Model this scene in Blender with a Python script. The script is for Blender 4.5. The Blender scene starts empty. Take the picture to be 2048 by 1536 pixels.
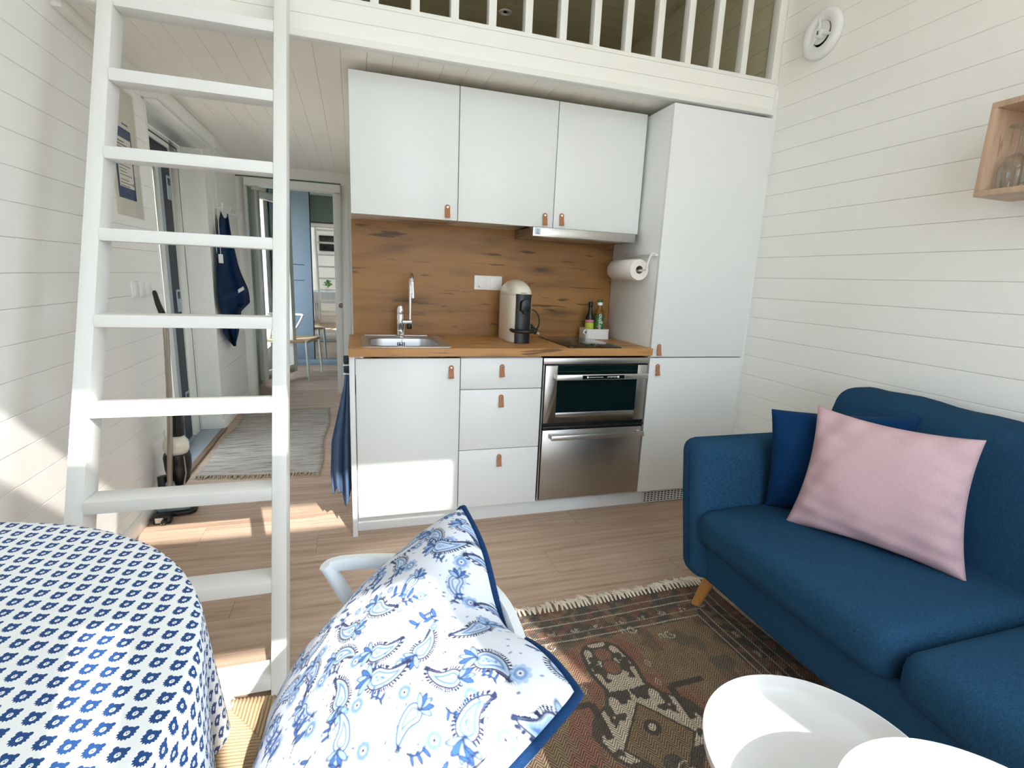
import bpy, bmesh, math, random
import numpy as np
from mathutils import Vector, Matrix

random.seed(7); np.random.seed(7)
SC = bpy.context.scene
COL = SC.collection

# ------------------------------------------------------------------ camera
CAM_POS = (0.0084, -2.3541, 1.2497)
YAW, PITCH, ROLL, FPX = 17.4121, -11.7231, 2.4521, 1017.0444
def _cam():
    y, p, r = map(math.radians, (YAW, PITCH, ROLL))
    fw = Vector((math.sin(y)*math.cos(p), math.cos(y)*math.cos(p), math.sin(p)))
    rt = Vector((math.cos(y), -math.sin(y), 0)); up = rt.cross(fw)
    rt2 = rt*math.cos(r) + up*math.sin(r); up2 = -rt*math.sin(r) + up*math.cos(r)
    m = Matrix((rt2, up2, -fw)).transposed().to_4x4(); m.translation = CAM_POS
    cd = bpy.data.cameras.new('camera'); cd.sensor_fit = 'HORIZONTAL'; cd.sensor_width = 36
    cd.lens = FPX*36/2048; cd.clip_start = .02; cd.clip_end = 200
    o = bpy.data.objects.new('camera', cd); o.matrix_world = m; COL.objects.link(o); SC.camera = o
_cam()

# ------------------------------------------------------------------ world, sun, exposure
SKY_STRENGTH, SUN_STRENGTH, EXPOSURE = 10.0, 10.5, -0.06
w = bpy.data.worlds.new('sky'); SC.world = w; w.use_nodes = True
nt = w.node_tree; nt.nodes.clear()
bg = nt.nodes.new('ShaderNodeBackground'); wo = nt.nodes.new('ShaderNodeOutputWorld')
bg.inputs[0].default_value = (.76, .885, 1.0, 1); bg.inputs[1].default_value = SKY_STRENGTH
nt.links.new(bg.outputs[0], wo.inputs[0])
SUN_DIR = Vector((-.342, 1.18, -1.0)).normalized()
sl = bpy.data.lights.new('sun', 'SUN'); sl.energy = SUN_STRENGTH; sl.angle = math.radians(.55); sl.color = (1, .95, .88)
so = bpy.data.objects.new('sun', sl); so.rotation_euler = SUN_DIR.to_track_quat('-Z', 'Y').to_euler(); so.location = (3, -8, 6); COL.objects.link(so)
SC.view_settings.view_transform = 'Standard'; SC.view_settings.look = 'None'
SC.view_settings.exposure = EXPOSURE; SC.view_settings.gamma = 1.0; SC.view_settings.use_curve_mapping = False
SC.cycles.max_bounces = 14; SC.cycles.diffuse_bounces = 8; SC.cycles.glossy_bounces = 6; SC.cycles.transmission_bounces = 10
SC.cycles.transparent_max_bounces = 12; SC.cycles.sample_clamp_indirect = 8; SC.cycles.caustics_reflective = False; SC.cycles.caustics_refractive = False

def portal(x0, x1, z0, z1, y, name):          # marks the window opening for the sky's light; gives off none itself
    ld = bpy.data.lights.new(name, 'AREA'); ld.shape = 'RECTANGLE'; ld.size = x1-x0; ld.size_y = z1-z0
    ld.cycles.is_portal = True
    o = bpy.data.objects.new(name, ld); o.location = ((x0+x1)/2, y, (z0+z1)/2)
    o.rotation_euler = (math.radians(90), 0, 0); COL.objects.link(o)
    return o

# ------------------------------------------------------------------ mesh helpers
class G:
    def __init__(s): s.v = []; s.f = []
    def add(s, vs, fs):
        n = len(s.v); s.v += [tuple(p) for p in vs]; s.f += [tuple(i+n for i in f) for f in fs]; return s
    def box(s, x0, x1, y0, y1, z0, z1):
        return s.add([(x0,y0,z0),(x1,y0,z0),(x1,y1,z0),(x0,y1,z0),(x0,y0,z1),(x1,y0,z1),(x1,y1,z1),(x0,y1,z1)],
              [(0,3,2,1),(4,5,6,7),(0,1,5,4),(1,2,6,5),(2,3,7,6),(3,0,4,7)])
    def prism(s, poly, axis, a, b):           # poly in the other two axes, ccw
        def mk(p, t): return {'X':(t,p[0],p[1]), 'Y':(p[0],t,p[1]), 'Z':(p[0],p[1],t)}[axis]
        n = len(poly); vs = [mk(p,a) for p in poly]+[mk(p,b) for p in poly]
        fs = [tuple(range(n-1,-1,-1)), tuple(range(n,2*n))] + [(i,(i+1)%n,n+(i+1)%n,n+i) for i in range(n)]
        return s.add(vs, fs)
    def hexa(s, p):                            # 8 corners like box order
        return s.add(p, [(0,3,2,1),(4,5,6,7),(0,1,5,4),(1,2,6,5),(2,3,7,6),(3,0,4,7)])
    def tube(s, path, r, n=8, cap=True, flat=1.0):
        path = [Vector(p) for p in path]; m = len(path)
        rs = r if isinstance(r, (list, tuple)) else [r]*m
        vs = []; up0 = None
        for i, p in enumerate(path):
            t = (path[min(i+1,m-1)]-path[max(i-1,0)]).normalized()
            if up0 is None:
                a = Vector((0,0,1)) if abs(t.z) < .9 else Vector((1,0,0)); u = t.cross(a).normalized()
            else:
                u = up0 - t*up0.dot(t); u = u.normalized() if u.length > 1e-6 else t.orthogonal().normalized()
            up0 = u; b = t.cross(u)
            for k in range(n):
                an = 2*math.pi*k/n; vs.append(p + u*(rs[i]*math.cos(an)) + b*(rs[i]*flat*math.sin(an)))
        fs = [(i*n+k, i*n+(k+1)%n, (i+1)*n+(k+1)%n, (i+1)*n+k) for i in range(m-1) for k in range(n)]
        if cap: fs += [tuple(range(n-1,-1,-1)), tuple((m-1)*n+k for k in range(n))]
        return s.add(vs, fs)
    def lathe(s, prof, c, axis='Z', n=24, cap=True):   # prof = [(r, h)...]
        vs = []
        for r, h in prof:
            for k in range(n):
                a = 2*math.pi*k/n; x, y = r*math.cos(a), r*math.sin(a)
                vs.append({'Z':(c[0]+x,c[1]+y,c[2]+h),'Y':(c[0]+x,c[1]+h,c[2]-y),'X':(c[0]+h,c[1]+x,c[2]+y)}[axis])
        m = len(prof)
        fs = [(i*n+k, i*n+(k+1)%n, (i+1)*n+(k+1)%n, (i+1)*n+k) for i in range(m-1) for k in range(n)]
        if cap:
            if prof[0][0] > 1e-5: fs.append(tuple(range(n-1,-1,-1)))
            if prof[-1][0] > 1e-5: fs.append(tuple((m-1)*n+k for k in range(n)))
        return s.add(vs, fs)
    def grid(s, fn, nu, nv, closeu=False):
        vs = [fn(i/(nu if closeu else nu-1), j/(nv-1)) for j in range(nv) for i in range(nu)]
        fs = []
        for j in range(nv-1):
            for i in range(nu if closeu else nu-1):
                i2 = (i+1) % nu; fs.append((j*nu+i, j*nu+i2, (j+1)*nu+i2, (j+1)*nu+i))
        return s.add(vs, fs)
    def mesh(s, name, bevel=0, seg=2, smooth=35, subdiv=0, fixn=True):
        bm = bmesh.new(); bv = [bm.verts.new(p) for p in s.v]
        for f in s.f:
            try: bm.faces.new([bv[i] for i in f])
            except ValueError: pass
        bmesh.ops.remove_doubles(bm, verts=bm.verts, dist=1e-6)
        if fixn: bmesh.ops.recalc_face_normals(bm, faces=bm.faces)
        if bevel:
            ed = [e for e in bm.edges if len(e.link_faces) == 2 and e.calc_face_angle(0) > math.radians(30)]
            bmesh.ops.bevel(bm, geom=ed, offset=bevel, segments=seg, profile=.5, affect='EDGES', clamp_overlap=True)
        me = bpy.data.meshes.new(name); bm.to_mesh(me); bm.free()
        if smooth:
            me.polygons.foreach_set('use_smooth', [True]*len(me.polygons)); me.set_sharp_from_angle(angle=math.radians(smooth))
        return me
    def build(s, name, mat, parent=None, **k):
        return link(name, s.mesh(name, **k), mat, parent)

def inv_of(parent):
    return Matrix.Translation(parent.location).inverted() if parent.type == 'EMPTY' else Matrix.Identity(4)
def link(name, me, mat, parent=None):
    o = bpy.data.objects.new(name, me); COL.objects.link(o)
    if mat is not None and not (hasattr(me, 'materials') and len(me.materials)): me.materials.append(mat)
    if parent is not None:
        o.parent = parent; o.matrix_parent_inverse = inv_of(parent)
    return o
def tag(o, label, cat, group=None, kind=None):
    o['label'] = label; o['category'] = cat
    if group: o['group'] = group
    if kind: o['kind'] = kind
    return o
def thing(name, label, cat, loc, group=None):
    o = bpy.data.objects.new(name, None); o.empty_display_size = .1; COL.objects.link(o); o.location = loc
    return tag(o, label, cat, group)
def struct(o, label, cat):
    o['kind'] = 'structure'; o['label'] = label; o['category'] = cat; return o
def copy_tree(o, parent=None):
    c = o.copy(); COL.objects.link(c)
    if parent is not None: c.parent = parent; c.matrix_parent_inverse = o.matrix_parent_inverse.copy()
    for ch in list(o.children): copy_tree(ch, c)
    return c
def text(name, body, size, mat, M, parent=None, align='CENTER'):
    cu = bpy.data.curves.new(name, 'FONT'); cu.body = body; cu.size = size; cu.align_x = align; cu.align_y = 'CENTER'; cu.extrude = .0003
    tmp = bpy.data.objects.new(name, cu); me = bpy.data.meshes.new_from_object(tmp); bpy.data.objects.remove(tmp)
    me.materials.clear(); me.materials.append(mat); o = bpy.data.objects.new(name, me); COL.objects.link(o)
    if parent is not None: o.parent = parent; o.matrix_parent_inverse = inv_of(parent)
    o.matrix_basis = M
    return o
def rpoly(x0, x1, y0, y1, r, n=6):             # rounded rectangle polygon
    out = []
    for cx, cy, a0 in ((x1-r,y1-r,0),(x0+r,y1-r,90),(x0+r,y0+r,180),(x1-r,y0+r,270)):
        for k in range(n+1):
            a = math.radians(a0+90*k/n); out.append((cx+r*math.cos(a), cy+r*math.sin(a)))
    return out

# ------------------------------------------------------------------ materials
def L(h):                                       # sRGB 0-255 to linear
    f = lambda c: c/12.92 if c <= .04045 else ((c+.055)/1.055)**2.4
    return tuple(f(c/255) for c in h)
class N:
    def __init__(s, name):
        s.m = bpy.data.materials.new(name); s.m.use_nodes = True; s.t = s.m.node_tree
        s.b = s.t.nodes['Principled BSDF']; s.out = s.t.nodes['Material Output']
    def n(s, typ, **k):
        nd = s.t.nodes.new('ShaderNode'+typ)
        for a, v in k.items(): setattr(nd, a, v)
        return nd
    def put(s, sock, v):
        if hasattr(v, 'is_linked') or isinstance(v, bpy.types.NodeSocket): s.t.links.new(v, sock)
        elif isinstance(v, (tuple, list)): sock.default_value = tuple(v)+((1,) if len(sock.default_value) == 4 and len(v) == 3 else ())
        else: sock.default_value = v
    def math(s, op, a, b=None, c=None, clamp=False):
        nd = s.n('Math', operation=op, use_clamp=clamp)
        for i, v in enumerate((a, b, c)):
            if v is not None: s.put(nd.inputs[i], v)
        return nd.outputs[0]
    def coord(s, which='Object', scale=(1,1,1), loc=(0,0,0), rot=(0,0,0), rnd=False):
        tc = s.n('TexCoord'); mp = s.n('Mapping'); src = tc.outputs[which]
        if rnd:
            oi = s.n('ObjectInfo'); vm = s.n('VectorMath', operation='MULTIPLY_ADD'); cb = s.n('CombineXYZ')
            for i in range(3): s.t.links.new(oi.outputs['Random'], cb.inputs[i])
            s.t.links.new(cb.outputs[0], vm.inputs[0]); vm.inputs[1].default_value = (37.3, 11.7, 5.1); s.t.links.new(src, vm.inputs[2]); src = vm.outputs[0]
        s.t.links.new(src, mp.inputs[0])
        mp.inputs['Scale'].default_value = scale; mp.inputs['Location'].default_value = loc; mp.inputs['Rotation'].default_value = rot
        return mp.outputs[0]
    def noise(s, vec, scale=5, detail=3, rough=.5, dist=0):
        nd = s.n('TexNoise'); s.put(nd.inputs['Vector'], vec); nd.inputs['Scale'].default_value = scale
        nd.inputs['Detail'].default_value = detail; nd.inputs['Roughness'].default_value = rough; nd.inputs['Distortion'].default_value = dist
        return nd.outputs[0]
    def ramp(s, fac, stops, interp='LINEAR'):
        nd = s.n('ValToRGB'); s.put(nd.inputs[0], fac); cr = nd.color_ramp; cr.interpolation = interp
        while len(cr.elements) < len(stops): cr.elements.new(.5)
        for e, (p, c) in zip(cr.elements, stops): e.position = p; e.color = tuple(c)+(1,) if len(c) == 3 else c
        return nd.outputs[0]
    def mix(s, fac, a, b, typ='MIX'):
        nd = s.n('Mix', data_type='RGBA', blend_type=typ); s.put(nd.inputs[0], fac); s.put(nd.inputs[6], a); s.put(nd.inputs[7], b); return nd.outputs[2]
    def bump(s, h, strength=.3, dist=.002):
        nd = s.n('Bump'); nd.inputs['Strength'].default_value = strength; nd.inputs['Distance'].default_value = dist
        s.put(nd.inputs['Height'], h); s.t.links.new(nd.outputs[0], s.b.inputs['Normal'])
    def set(s, **k):
        for a, v in k.items(): s.put(s.b.inputs[{'col':'Base Color','rough':'Roughness','metal':'Metallic','spec':'Specular IOR Level','trans':'Transmission Weight','ior':'IOR','coat':'Coat Weight','sheen':'Sheen Weight','alpha':'Alpha'}[a]], v)
        return s

def paint(name, col, rough=.5, grain=.04, bumpy=.05, rnd=False, spec=.4):
    k = N(name); v = k.coord(scale=(1,1,1), rnd=rnd)
    nz = k.noise(v, 9, 4); c = k.mix(nz, tuple(x*(1-grain) for x in col), tuple(min(1,x*(1+grain)) for x in col))
    k.set(col=c, rough=rough, spec=spec)
    if bumpy: k.bump(k.noise(v, 140, 2), bumpy, .0006)
    return k.m
def plain(name, col, rough=.5, metal=0, **kw):
    k = N(name); v = k.coord(); nz = k.noise(v, 25, 2)
    k.set(col=k.mix(nz, tuple(x*.96 for x in col), tuple(min(1,x*1.03) for x in col)), rough=rough, metal=metal, **kw); return k.m

M = {}
M['wall'] = paint('cream_board_paint', L((244,243,239)), .45, .012, .04, rnd=True)
M['groove'] = paint('board_groove_paint', L((232,227,216)), .6)
M['trimw'] = paint('white_trim_paint', L((240,240,236)), .35, .015)
M['ladderw'] = paint('white_ladder_paint', L((233,234,232)), .38, .015, .04)
M['ceil'] = paint('ceiling_paint', L((246,243,236)), .5, .015, .04, rnd=True)
M['cab'] = paint('cabinet_white_foil', L((235,238,238)), .32, .008, .02)
M['cabin'] = paint('cabinet_carcass', L((222,215,204)), .5, .01, .02)
M['dark'] = plain('near_black', L((16,16,17)), .4)
M['plasw'] = plain('white_plastic', L((238,238,236)), .3)
M['plasb'] = plain('black_plastic', L((20,21,23)), .35)
M['navyframe'] = plain('navy_lacquer', L((8,22,44)), .45)
M['chrome'] = plain('chrome', (.82,.83,.85), .09, 1)
M['glaze_blue'] = plain('bluegrey_paint', L((135,155,172)), .4)
M['green'] = paint('greygreen_paint', L((122,138,128)), .6, .03)
M['olive'] = paint('dark_olive_paint', L((205,198,172)), .6, .05, rnd=True)
M['leather'] = paint('tan_leather', L((172,116,76)), .55, .12, .25)
M['leaf'] = paint('green_leaf', L((70,150,40)), .5, .25)
M['soil'] = paint('pot_clay', L((225,228,230)), .5, .05)
def steel(name, col, rough, axis=0):
    k = N(name); sc = [300,300,300]; sc[axis] = 4
    nz = k.noise(k.coord(scale=tuple(sc)), 1, 3)
    k.set(col=k.mix(nz, tuple(c*.85 for c in col), col), metal=1, rough=k.math('MULTIPLY_ADD', nz, .15, rough)); k.bump(nz, .08, .0004); return k.m
M['steel'] = steel('brushed_steel', (.56,.54,.51), .26)
M['steel2'] = steel('bright_brushed_steel', (.75,.74,.72), .25)
M['sinksteel'] = steel('sink_steel', (.66,.67,.69), .28)

def glassm(name, tint=(1,1,1), gloss=.08):      # thin window glass: lets light straight through, reflects a little
    k = N(name); t = k.t; tr = k.n('BsdfTransparent'); gl = k.n('BsdfGlossy'); mx = k.n('MixShader'); fr = k.n('LayerWeight'); pw = k.n('Math', operation='MULTIPLY_ADD'); p5 = k.n('Math', operation='POWER')
    tr.inputs[0].default_value = tint+(1,); gl.inputs['Roughness'].default_value = .02; p5.inputs[1].default_value = 4 if gloss < .5 else 2; pw.inputs[1].default_value = .8 if gloss == .08 else gloss; pw.inputs[2].default_value = .035; fr.inputs[0].default_value = .5
    t.links.new(fr.outputs['Facing'], p5.inputs[0]); t.links.new(p5.outputs[0], pw.inputs[0]); t.links.new(pw.outputs[0], mx.inputs[0]); t.links.new(tr.outputs[0], mx.inputs[1]); t.links.new(gl.outputs[0], mx.inputs[2])
    t.links.new(mx.outputs[0], k.out.inputs[0]); return k.m
M['pane'] = glassm('window_glass'); M['wineglass'] = glassm('thin_clear_glass', (.90,.92,.92), 1.0)
M['acrylic'] = glassm('clear_acrylic', (.99,.99,.98), .15)
def oak(name, base, dark, crack, axis='X', sc=1.0):
    k = N(name)
    s1 = {'X':(1.1,9,9),'Y':(9,1.1,9),'Z':(9,9,1.1)}[axis]; s2 = {'X':(5,90,90),'Y':(90,5,90),'Z':(90,90,5)}[axis]; s3 = {'X':(2.2,8,8),'Y':(8,2.2,8),'Z':(8,8,2.2)}[axis]
    a = k.noise(k.coord(scale=tuple(x*sc for x in s1)), 1, 5, .6, 1.2); b = k.noise(k.coord(scale=tuple(x*sc for x in s2)), 1, 4, .6, .3)
    c = k.ramp(a, [(.28,dark),(.5,base),(.72,tuple(min(1,x*1.18) for x in base))])
    c = k.mix(k.math('MULTIPLY', b, .55), c, tuple(x*.62 for x in base))
    vo = k.n('TexVoronoi'); k.put(vo.inputs['Vector'], k.coord(scale=tuple(x*sc for x in s3), loc=(.3,.2,.45))); vo.inputs['Scale'].default_value = 1.0; vo.inputs['Randomness'].default_value = 1
    wob = k.math('MULTIPLY_ADD', k.noise(k.coord(scale=tuple(x*sc*2 for x in s1)), 2, 4), .3, -.15)
    d = k.math('ADD', vo.outputs['Distance'], wob)
    knot = k.ramp(d, [(.03,(1,1,1)),(.12,(.5,.5,.5)),(.30,(0,0,0))])
    cr = k.noise(k.coord(scale=tuple(x*sc for x in {'X':(3.0,26,26),'Y':(26,3.0,26),'Z':(26,26,3.0)}[axis]), loc=(3.1,1.7,2.2)), 1, 3, .55, .8)
    crk = k.ramp(cr, [(.61,(0,0,0)),(.68,(1,1,1))])
    c = k.mix(k.math('MULTIPLY', knot, .85), c, crack); c = k.mix(k.math('MULTIPLY', crk, .75), c, crack)
    k.set(col=c, rough=.42, spec=.35); k.bump(b, .12, .0008); return k.m
M['oak'] = oak('oak_laminate', L((166,120,70)), L((128,90,50)), L((50,36,24)))
M['oaktop'] = oak('oak_worktop_laminate', L((196,146,92)), L((160,114,68)), L((84,58,36)))
M['oaky'] = oak('pale_shelf_wood', L((206,176,150)), L((186,154,128)), L((160,126,102)), 'Z', 1.6)
def floorm():
    k = N('floor_laminate')
    a = k.noise(k.coord(scale=(1.3,16,1), rnd=True), 1, 5, .62, 1.0); b = k.noise(k.coord(scale=(6,140,1), rnd=True), 1, 4, .6, .4)
    wv = k.n('TexWave', wave_type='BANDS', bands_direction='Y'); k.put(wv.inputs['Vector'], k.coord(scale=(.6,7,1), rnd=True)); wv.inputs['Scale'].default_value = 1.2; wv.inputs['Distortion'].default_value = 7; wv.inputs['Detail'].default_value = 3
    c = k.ramp(a, [(.25,L((164,138,118))),(.5,L((204,178,157))),(.75,L((222,200,180)))])
    c = k.mix(k.math('MULTIPLY', b, .38), c, L((120,96,78))); c = k.mix(k.math('MULTIPLY', wv.outputs['Fac'], .16), c, L((122,96,78)))
    oi = k.n('ObjectInfo'); c = k.mix(k.math('MULTIPLY', oi.outputs['Random'], .18), c, L((150,118,94)))
    k.set(col=c, rough=k.math('MULTIPLY_ADD', b, .2, .38), spec=.4); k.bump(b, .15, .0006); return k.m
M['floor'] = floorm()
def fabric(name, col, col2, sc=900, rough=.9, sheen=.04, bump=.35, slub=0.0):
    k = N(name); v = k.coord(scale=(sc,sc,sc)); v2 = k.coord(scale=(sc*.12,sc*.9,sc*.12)); v3 = k.coord(scale=(6,6,6))
    n1 = k.noise(v, 1, 2); n2 = k.noise(v2, 1, 3); n3 = k.noise(v3, 1, 3)
    f = k.math('ADD', k.math('MULTIPLY', n1, .5), k.math('MULTIPLY', n2, .5))
    c = k.ramp(f, [(.32,col2),(.62,col)]); c = k.mix(k.math('MULTIPLY', n3, .16), c, tuple(x*.6 for x in col))
    k.set(col=c, rough=rough, sheen=sheen, spec=.06); k.bump(f, bump, .0012); return k.m
M['sofa'] = fabric('blue_woven_upholstery', L((42,78,108)), L((22,50,76)), 900, .95, 0.0)
M['navy'] = fabric('navy_cotton', L((16,56,98)), L((8,36,70)), 1200)
M['pink'] = fabric('pink_linen', L((202,172,178)), L((188,156,164)), 900, sheen=.0)
M['towel'] = fabric('dark_navy_terry', L((14,52,90)), L((5,30,58)), 420, bump=.9)
M['ktowel'] = fabric('slate_blue_cotton', L((88,110,142)), L((62,84,116)), 800)
M['piping'] = fabric('navy_piping_cloth', L((30,62,104)), L((18,44,80)), 1400)
M['whitecloth'] = fabric('white_cotton', L((240,242,246)), L((226,230,238)), 1300, sheen=.05, bump=.2)
M['legwood'] = oak('honey_beech', L((196,140,78)), L((176,118,60)), L((150,98,50)), 'Z', 1.5)
M['cord'] = paint('paper_cord', L((196,170,136)), .8, .14, .3)
M['chairw'] = plain('white_lacquer', L((232,238,242)), .3)
M['traywhite'] = plain('white_powder_coat', L((216,216,216)), .35)
M['paper'] = paint('paper_towel', L((240,236,230)), .9, .02, .2)
M['blackglass'] = N('black_glass').set(col=(.006,.006,.007), rough=.05, spec=.6).m
M['ovenglass'] = N('oven_glass').set(col=(.004,.012,.012), rough=.08, spec=.5).m
M['mirror'] = N('mirror_glass').set(col=(.9,.93,.92), rough=.0, metal=1).m
M['label_g'] = plain('green_label', L((58,112,52)), .5); M['label_y'] = plain('yellow_label', L((196,200,70)), .5)
M['label_p'] = plain('pink_label', L((214,130,160)), .5); M['inkw'] = plain('white_ink', L((245,245,245)), .5)
M['ink'] = plain('dark_ink', L((70,76,90)), .6); M['posternavy'] = plain('navy_ink', L((38,62,108)), .6); M['posterpaper'] = plain('poster_paper', L((226,222,212)), .6)
M['cream'] = plain('cream_enamel', L((232,226,212)), .22, coat=.3)
M['vacsilver'] = plain('champagne_metal', L((170,160,146)), .3, .7); M['vacgrey'] = plain('smoky_plastic', L((120,135,140)), .25)
M['seal'] = plain('grey_aluminium', L((178,192,205)), .35, .6)
def bottlem(name, col):
    k = N(name); k.set(col=col, rough=.08, trans=.85, ior=1.45); return k.m
M['botgreen'] = bottlem('dark_green_glass', L((52,78,34))); M['botamber'] = bottlem('golden_oil', L((222,160,60)))

# ================================================================== SETTING
XL, XR, YR, YB, YH = -.99, 2.13, -3.3, .53, 3.0          # left face, right face, rear, kitchen back, hall end
ZB0, ZS = 1.63-15*.107, .107                               # board joints

def board_mesh(name, length, width, axis, normal, mat, th=.010, ch=.0016, gap=.0009):
    """one wall board, local origin at its back lower corner, running along axis, showing its face towards normal"""
    w = width-gap
    prof = [(0,0),(th-ch,0),(th,ch),(th,w-ch),(th-ch,w),(0,w)]          # (depth, width)
    g = G(); vs = []
    for t in (0, length):
        for d, h in prof:
            if axis == 'Y' and normal in ('+X','-X'): vs.append(((d if normal == '+X' else -d), t, h))
            elif axis == 'X' and normal == '-Y': vs.append((t, -d, h))
            elif axis == 'X' and normal == '-Z': vs.append((t, h, -d))
            elif axis == 'Y' and normal == '-Z': vs.append((h, t, -d))
    n = 6; g.add(vs, [tuple(range(n-1,-1,-1)), tuple(range(n,2*n))]+[(i,(i+1)%n,n+(i+1)%n,n+i) for i in range(n)])
    me = g.mesh(name, smooth=0); me.materials.append(mat); return me
def place(me, parent, loc, name='board'):
    o = bpy.data.objects.new(name, me); COL.objects.link(o); o.parent = parent; o.location = loc; return o

# ---- floor with laminate planks
fl = struct(G().box(-1.2, 2.3, -3.4, 5.0, -.06, -.012).build('floor', M['groove'], smooth=0), 'brown laminate plank floor', 'floor')
PW, PL = .19, 1.29
g = G(); c = .0008
g.add([(0,0,0),(PL-.0008,0,0),(PL-.0008,PW-.0008,0),(0,PW-.0008,0),(0,0,.011),(PL-.0008,0,.011),(PL-.0008,PW-.0008,.011),(0,PW-.0008,.011),
       (c,c,.012),(PL-.0008-c,c,.012),(PL-.0008-c,PW-.0008-c,.012),(c,PW-.0008-c,.012)],
      [(0,3,2,1),(0,1,5,4),(1,2,6,5),(2,3,7,6),(3,0,4,7),(4,5,9,8),(5,6,10,9),(6,7,11,10),(7,4,8,11),(8,9,10,11)])
pm = g.mesh('plank', smooth=0); pm.materials.append(M['floor'])
offs = [0, .55, 1.0, .28, .8, .15, .62]
for r in range(44):
    y = -3.36+r*PW; x = -1.19-offs[r % 7]
    while x < 2.2:
        place(pm, fl, (x, y, -.012), 'plank'); x += PL

# ---- left wall
wl = G()
wl.box(-1.19,-1.0,-3.4,.88,-.05,3.5)
wl.box(-1.19,-1.0,1.95,3.75,-.05,3.5); wl.box(-1.19,-1.0,.88,1.95,2.06,3.5); wl.box(-1.19,-1.0,3.75,4.55,2.05,3.5); wl.box(-1.19,-1.0,3.75,4.55,-.05,.3); wl.box(-1.19,-1.0,4.55,5.0,-.05,3.5)
wleft = struct(wl.build('wall_left', M['groove'], smooth=0), 'cream painted board wall on the left', 'wall')
mA = board_mesh('board_left_near', .88+3.3, ZS, 'Y', '+X', M['wall']); mB = board_mesh('board_left_far', 1.05, ZS, 'Y', '+X', M['wall'])
for k in range(0, 32):
    z = ZB0+k*ZS
    if z < 2.13:
        place(mA, wleft, (-1.0, -3.3, z)); place(mB, wleft, (-1.0, 1.951, z))
    else: place(board_mesh('board_left_top', 3.33 if z < 3.1 else 3.33, ZS, 'Y', '+X', M['wall']) if k == 20 else bpy.data.meshes['board_left_top'], wleft, (-1.0, -3.3, z))
# ---- right wall
RW = ((-3.2,-2.6),(-2.45,-1.85)); wg_ = G().box(2.14,2.42,-3.4,-3.2,-.05,3.5).box(2.14,2.42,-2.6,-2.45,-.05,3.5).box(2.14,2.42,-1.85,3.1,-.05,3.5).box(2.14,2.42,-3.2,-2.6,-.05,1.3).box(2.14,2.42,-3.2,-2.6,2.95,3.5).box(2.14,2.42,-2.45,-1.85,-.05,1.3).box(2.14,2.42,-2.45,-1.85,2.95,3.5)
wright = struct(wg_.build('wall_right', M['groove'], smooth=0), 'cream painted board wall on the right', 'wall')
mR = board_mesh('board_right', 1.85+.54, ZS, 'Y', '-X', M['wall']); mR2 = board_mesh('board_right_rear', 1.45, ZS, 'Y', '-X', M['wall'])
for k in range(0, 32):
    place(mR, wright, (2.14, -1.85, ZB0+k*ZS))
    if not 1.2 < ZB0+k*ZS < 2.95: place(mR2, wright, (2.14, -3.3, ZB0+k*ZS))
for i_, (y0, y1) in enumerate(RW):  # unseen windows, added to brighten the left wall and the table
    r = struct(thing('window_%d' % (3+i_), '', '', (2.35,(y0+y1)/2,1.3)), ['added fill light window nearest the terrace door', 'added fill light window beyond the sofa end'][i_], 'window')
    g = G(); g.box(2.36,2.41,y0,y0+.03,1.3,2.95); g.box(2.36,2.41,y1-.03,y1,1.3,2.95); g.box(2.36,2.41,y0+.03,y1-.03,1.3,1.33); g.box(2.36,2.41,y0+.03,y1-.03,2.92,2.95); g.build('window_frame', M['trimw'], r, bevel=.003)
    G().box(2.383,2.389,y0+.03,y1-.03,1.33,2.92).build('pane', M['pane'], r, smooth=0)
    p = portal(0, y1-y0, 1.3, 2.95, 0, 'portal_right'); p.location = (2.44,(y0+y1)/2,2.125); p.rotation_euler = (math.radians(90), 0, math.radians(90))
# ---- kitchen back wall, hall side wall, hall end wall with doorway
struct(G().box(.05, 2.14, .53, .63, -.05, 2.17).build('wall_back', M['groove'], smooth=0), 'wall behind the kitchen units', 'wall')
struct(G().box(.05, .12, .63, 3.0, -.05, 2.17).build('wall_hall', M['wall'], smooth=0), 'right hand wall of the hall', 'wall')
wf = G(); wf.box(-1.0,-.93,3.01,3.09,-.05,2.5); wf.box(-.93,-.10,3.01,3.09,2.0,2.5); wf.box(-.10,.15,3.01,3.025,-.05,2.5); wf.box(-.10,.15,3.075,3.09,-.05,2.5); wf.box(.15,1.4,3.01,3.09,-.05,2.5)
wfar = struct(wf.build('wall_far', M['green'], smooth=0), 'end wall of the hall around the doorway', 'wall')
mF = board_mesh('board_hall_end', .145, ZS, 'X', '-Y', M['wall']); mF2 = board_mesh('board_hall_head', 1.04, ZS, 'X', '-Y', M['wall'])
for k in range(0, 20):
    z = ZB0+k*ZS
    if z < 2.0: place(mF, wfar, (-.095, 3.01, z))
    else: place(mF2, wfar, (-.99, 3.01, z))
# doorway casing
tr = G(); tr.box(-.99,-.922,2.982,3.0,0,2.04); tr.box(-.10,-.03,2.982,3.0,0,2.04); tr.box(-.922,-.10,2.982,3.0,1.972,2.04)
struct(tr.build('trim_1', M['trimw'], bevel=.004), 'white casing round the hall doorway', 'casing')
tr = G(); tr.box(-.925,-.915,3.0,3.09,0,1.975); tr.box(-.925,-.10,3.0,3.09,1.972,1.98)
struct(tr.build('trim_2', M['trimw'], bevel=.002), 'white lining inside the hall doorway', 'door lining')
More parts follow.
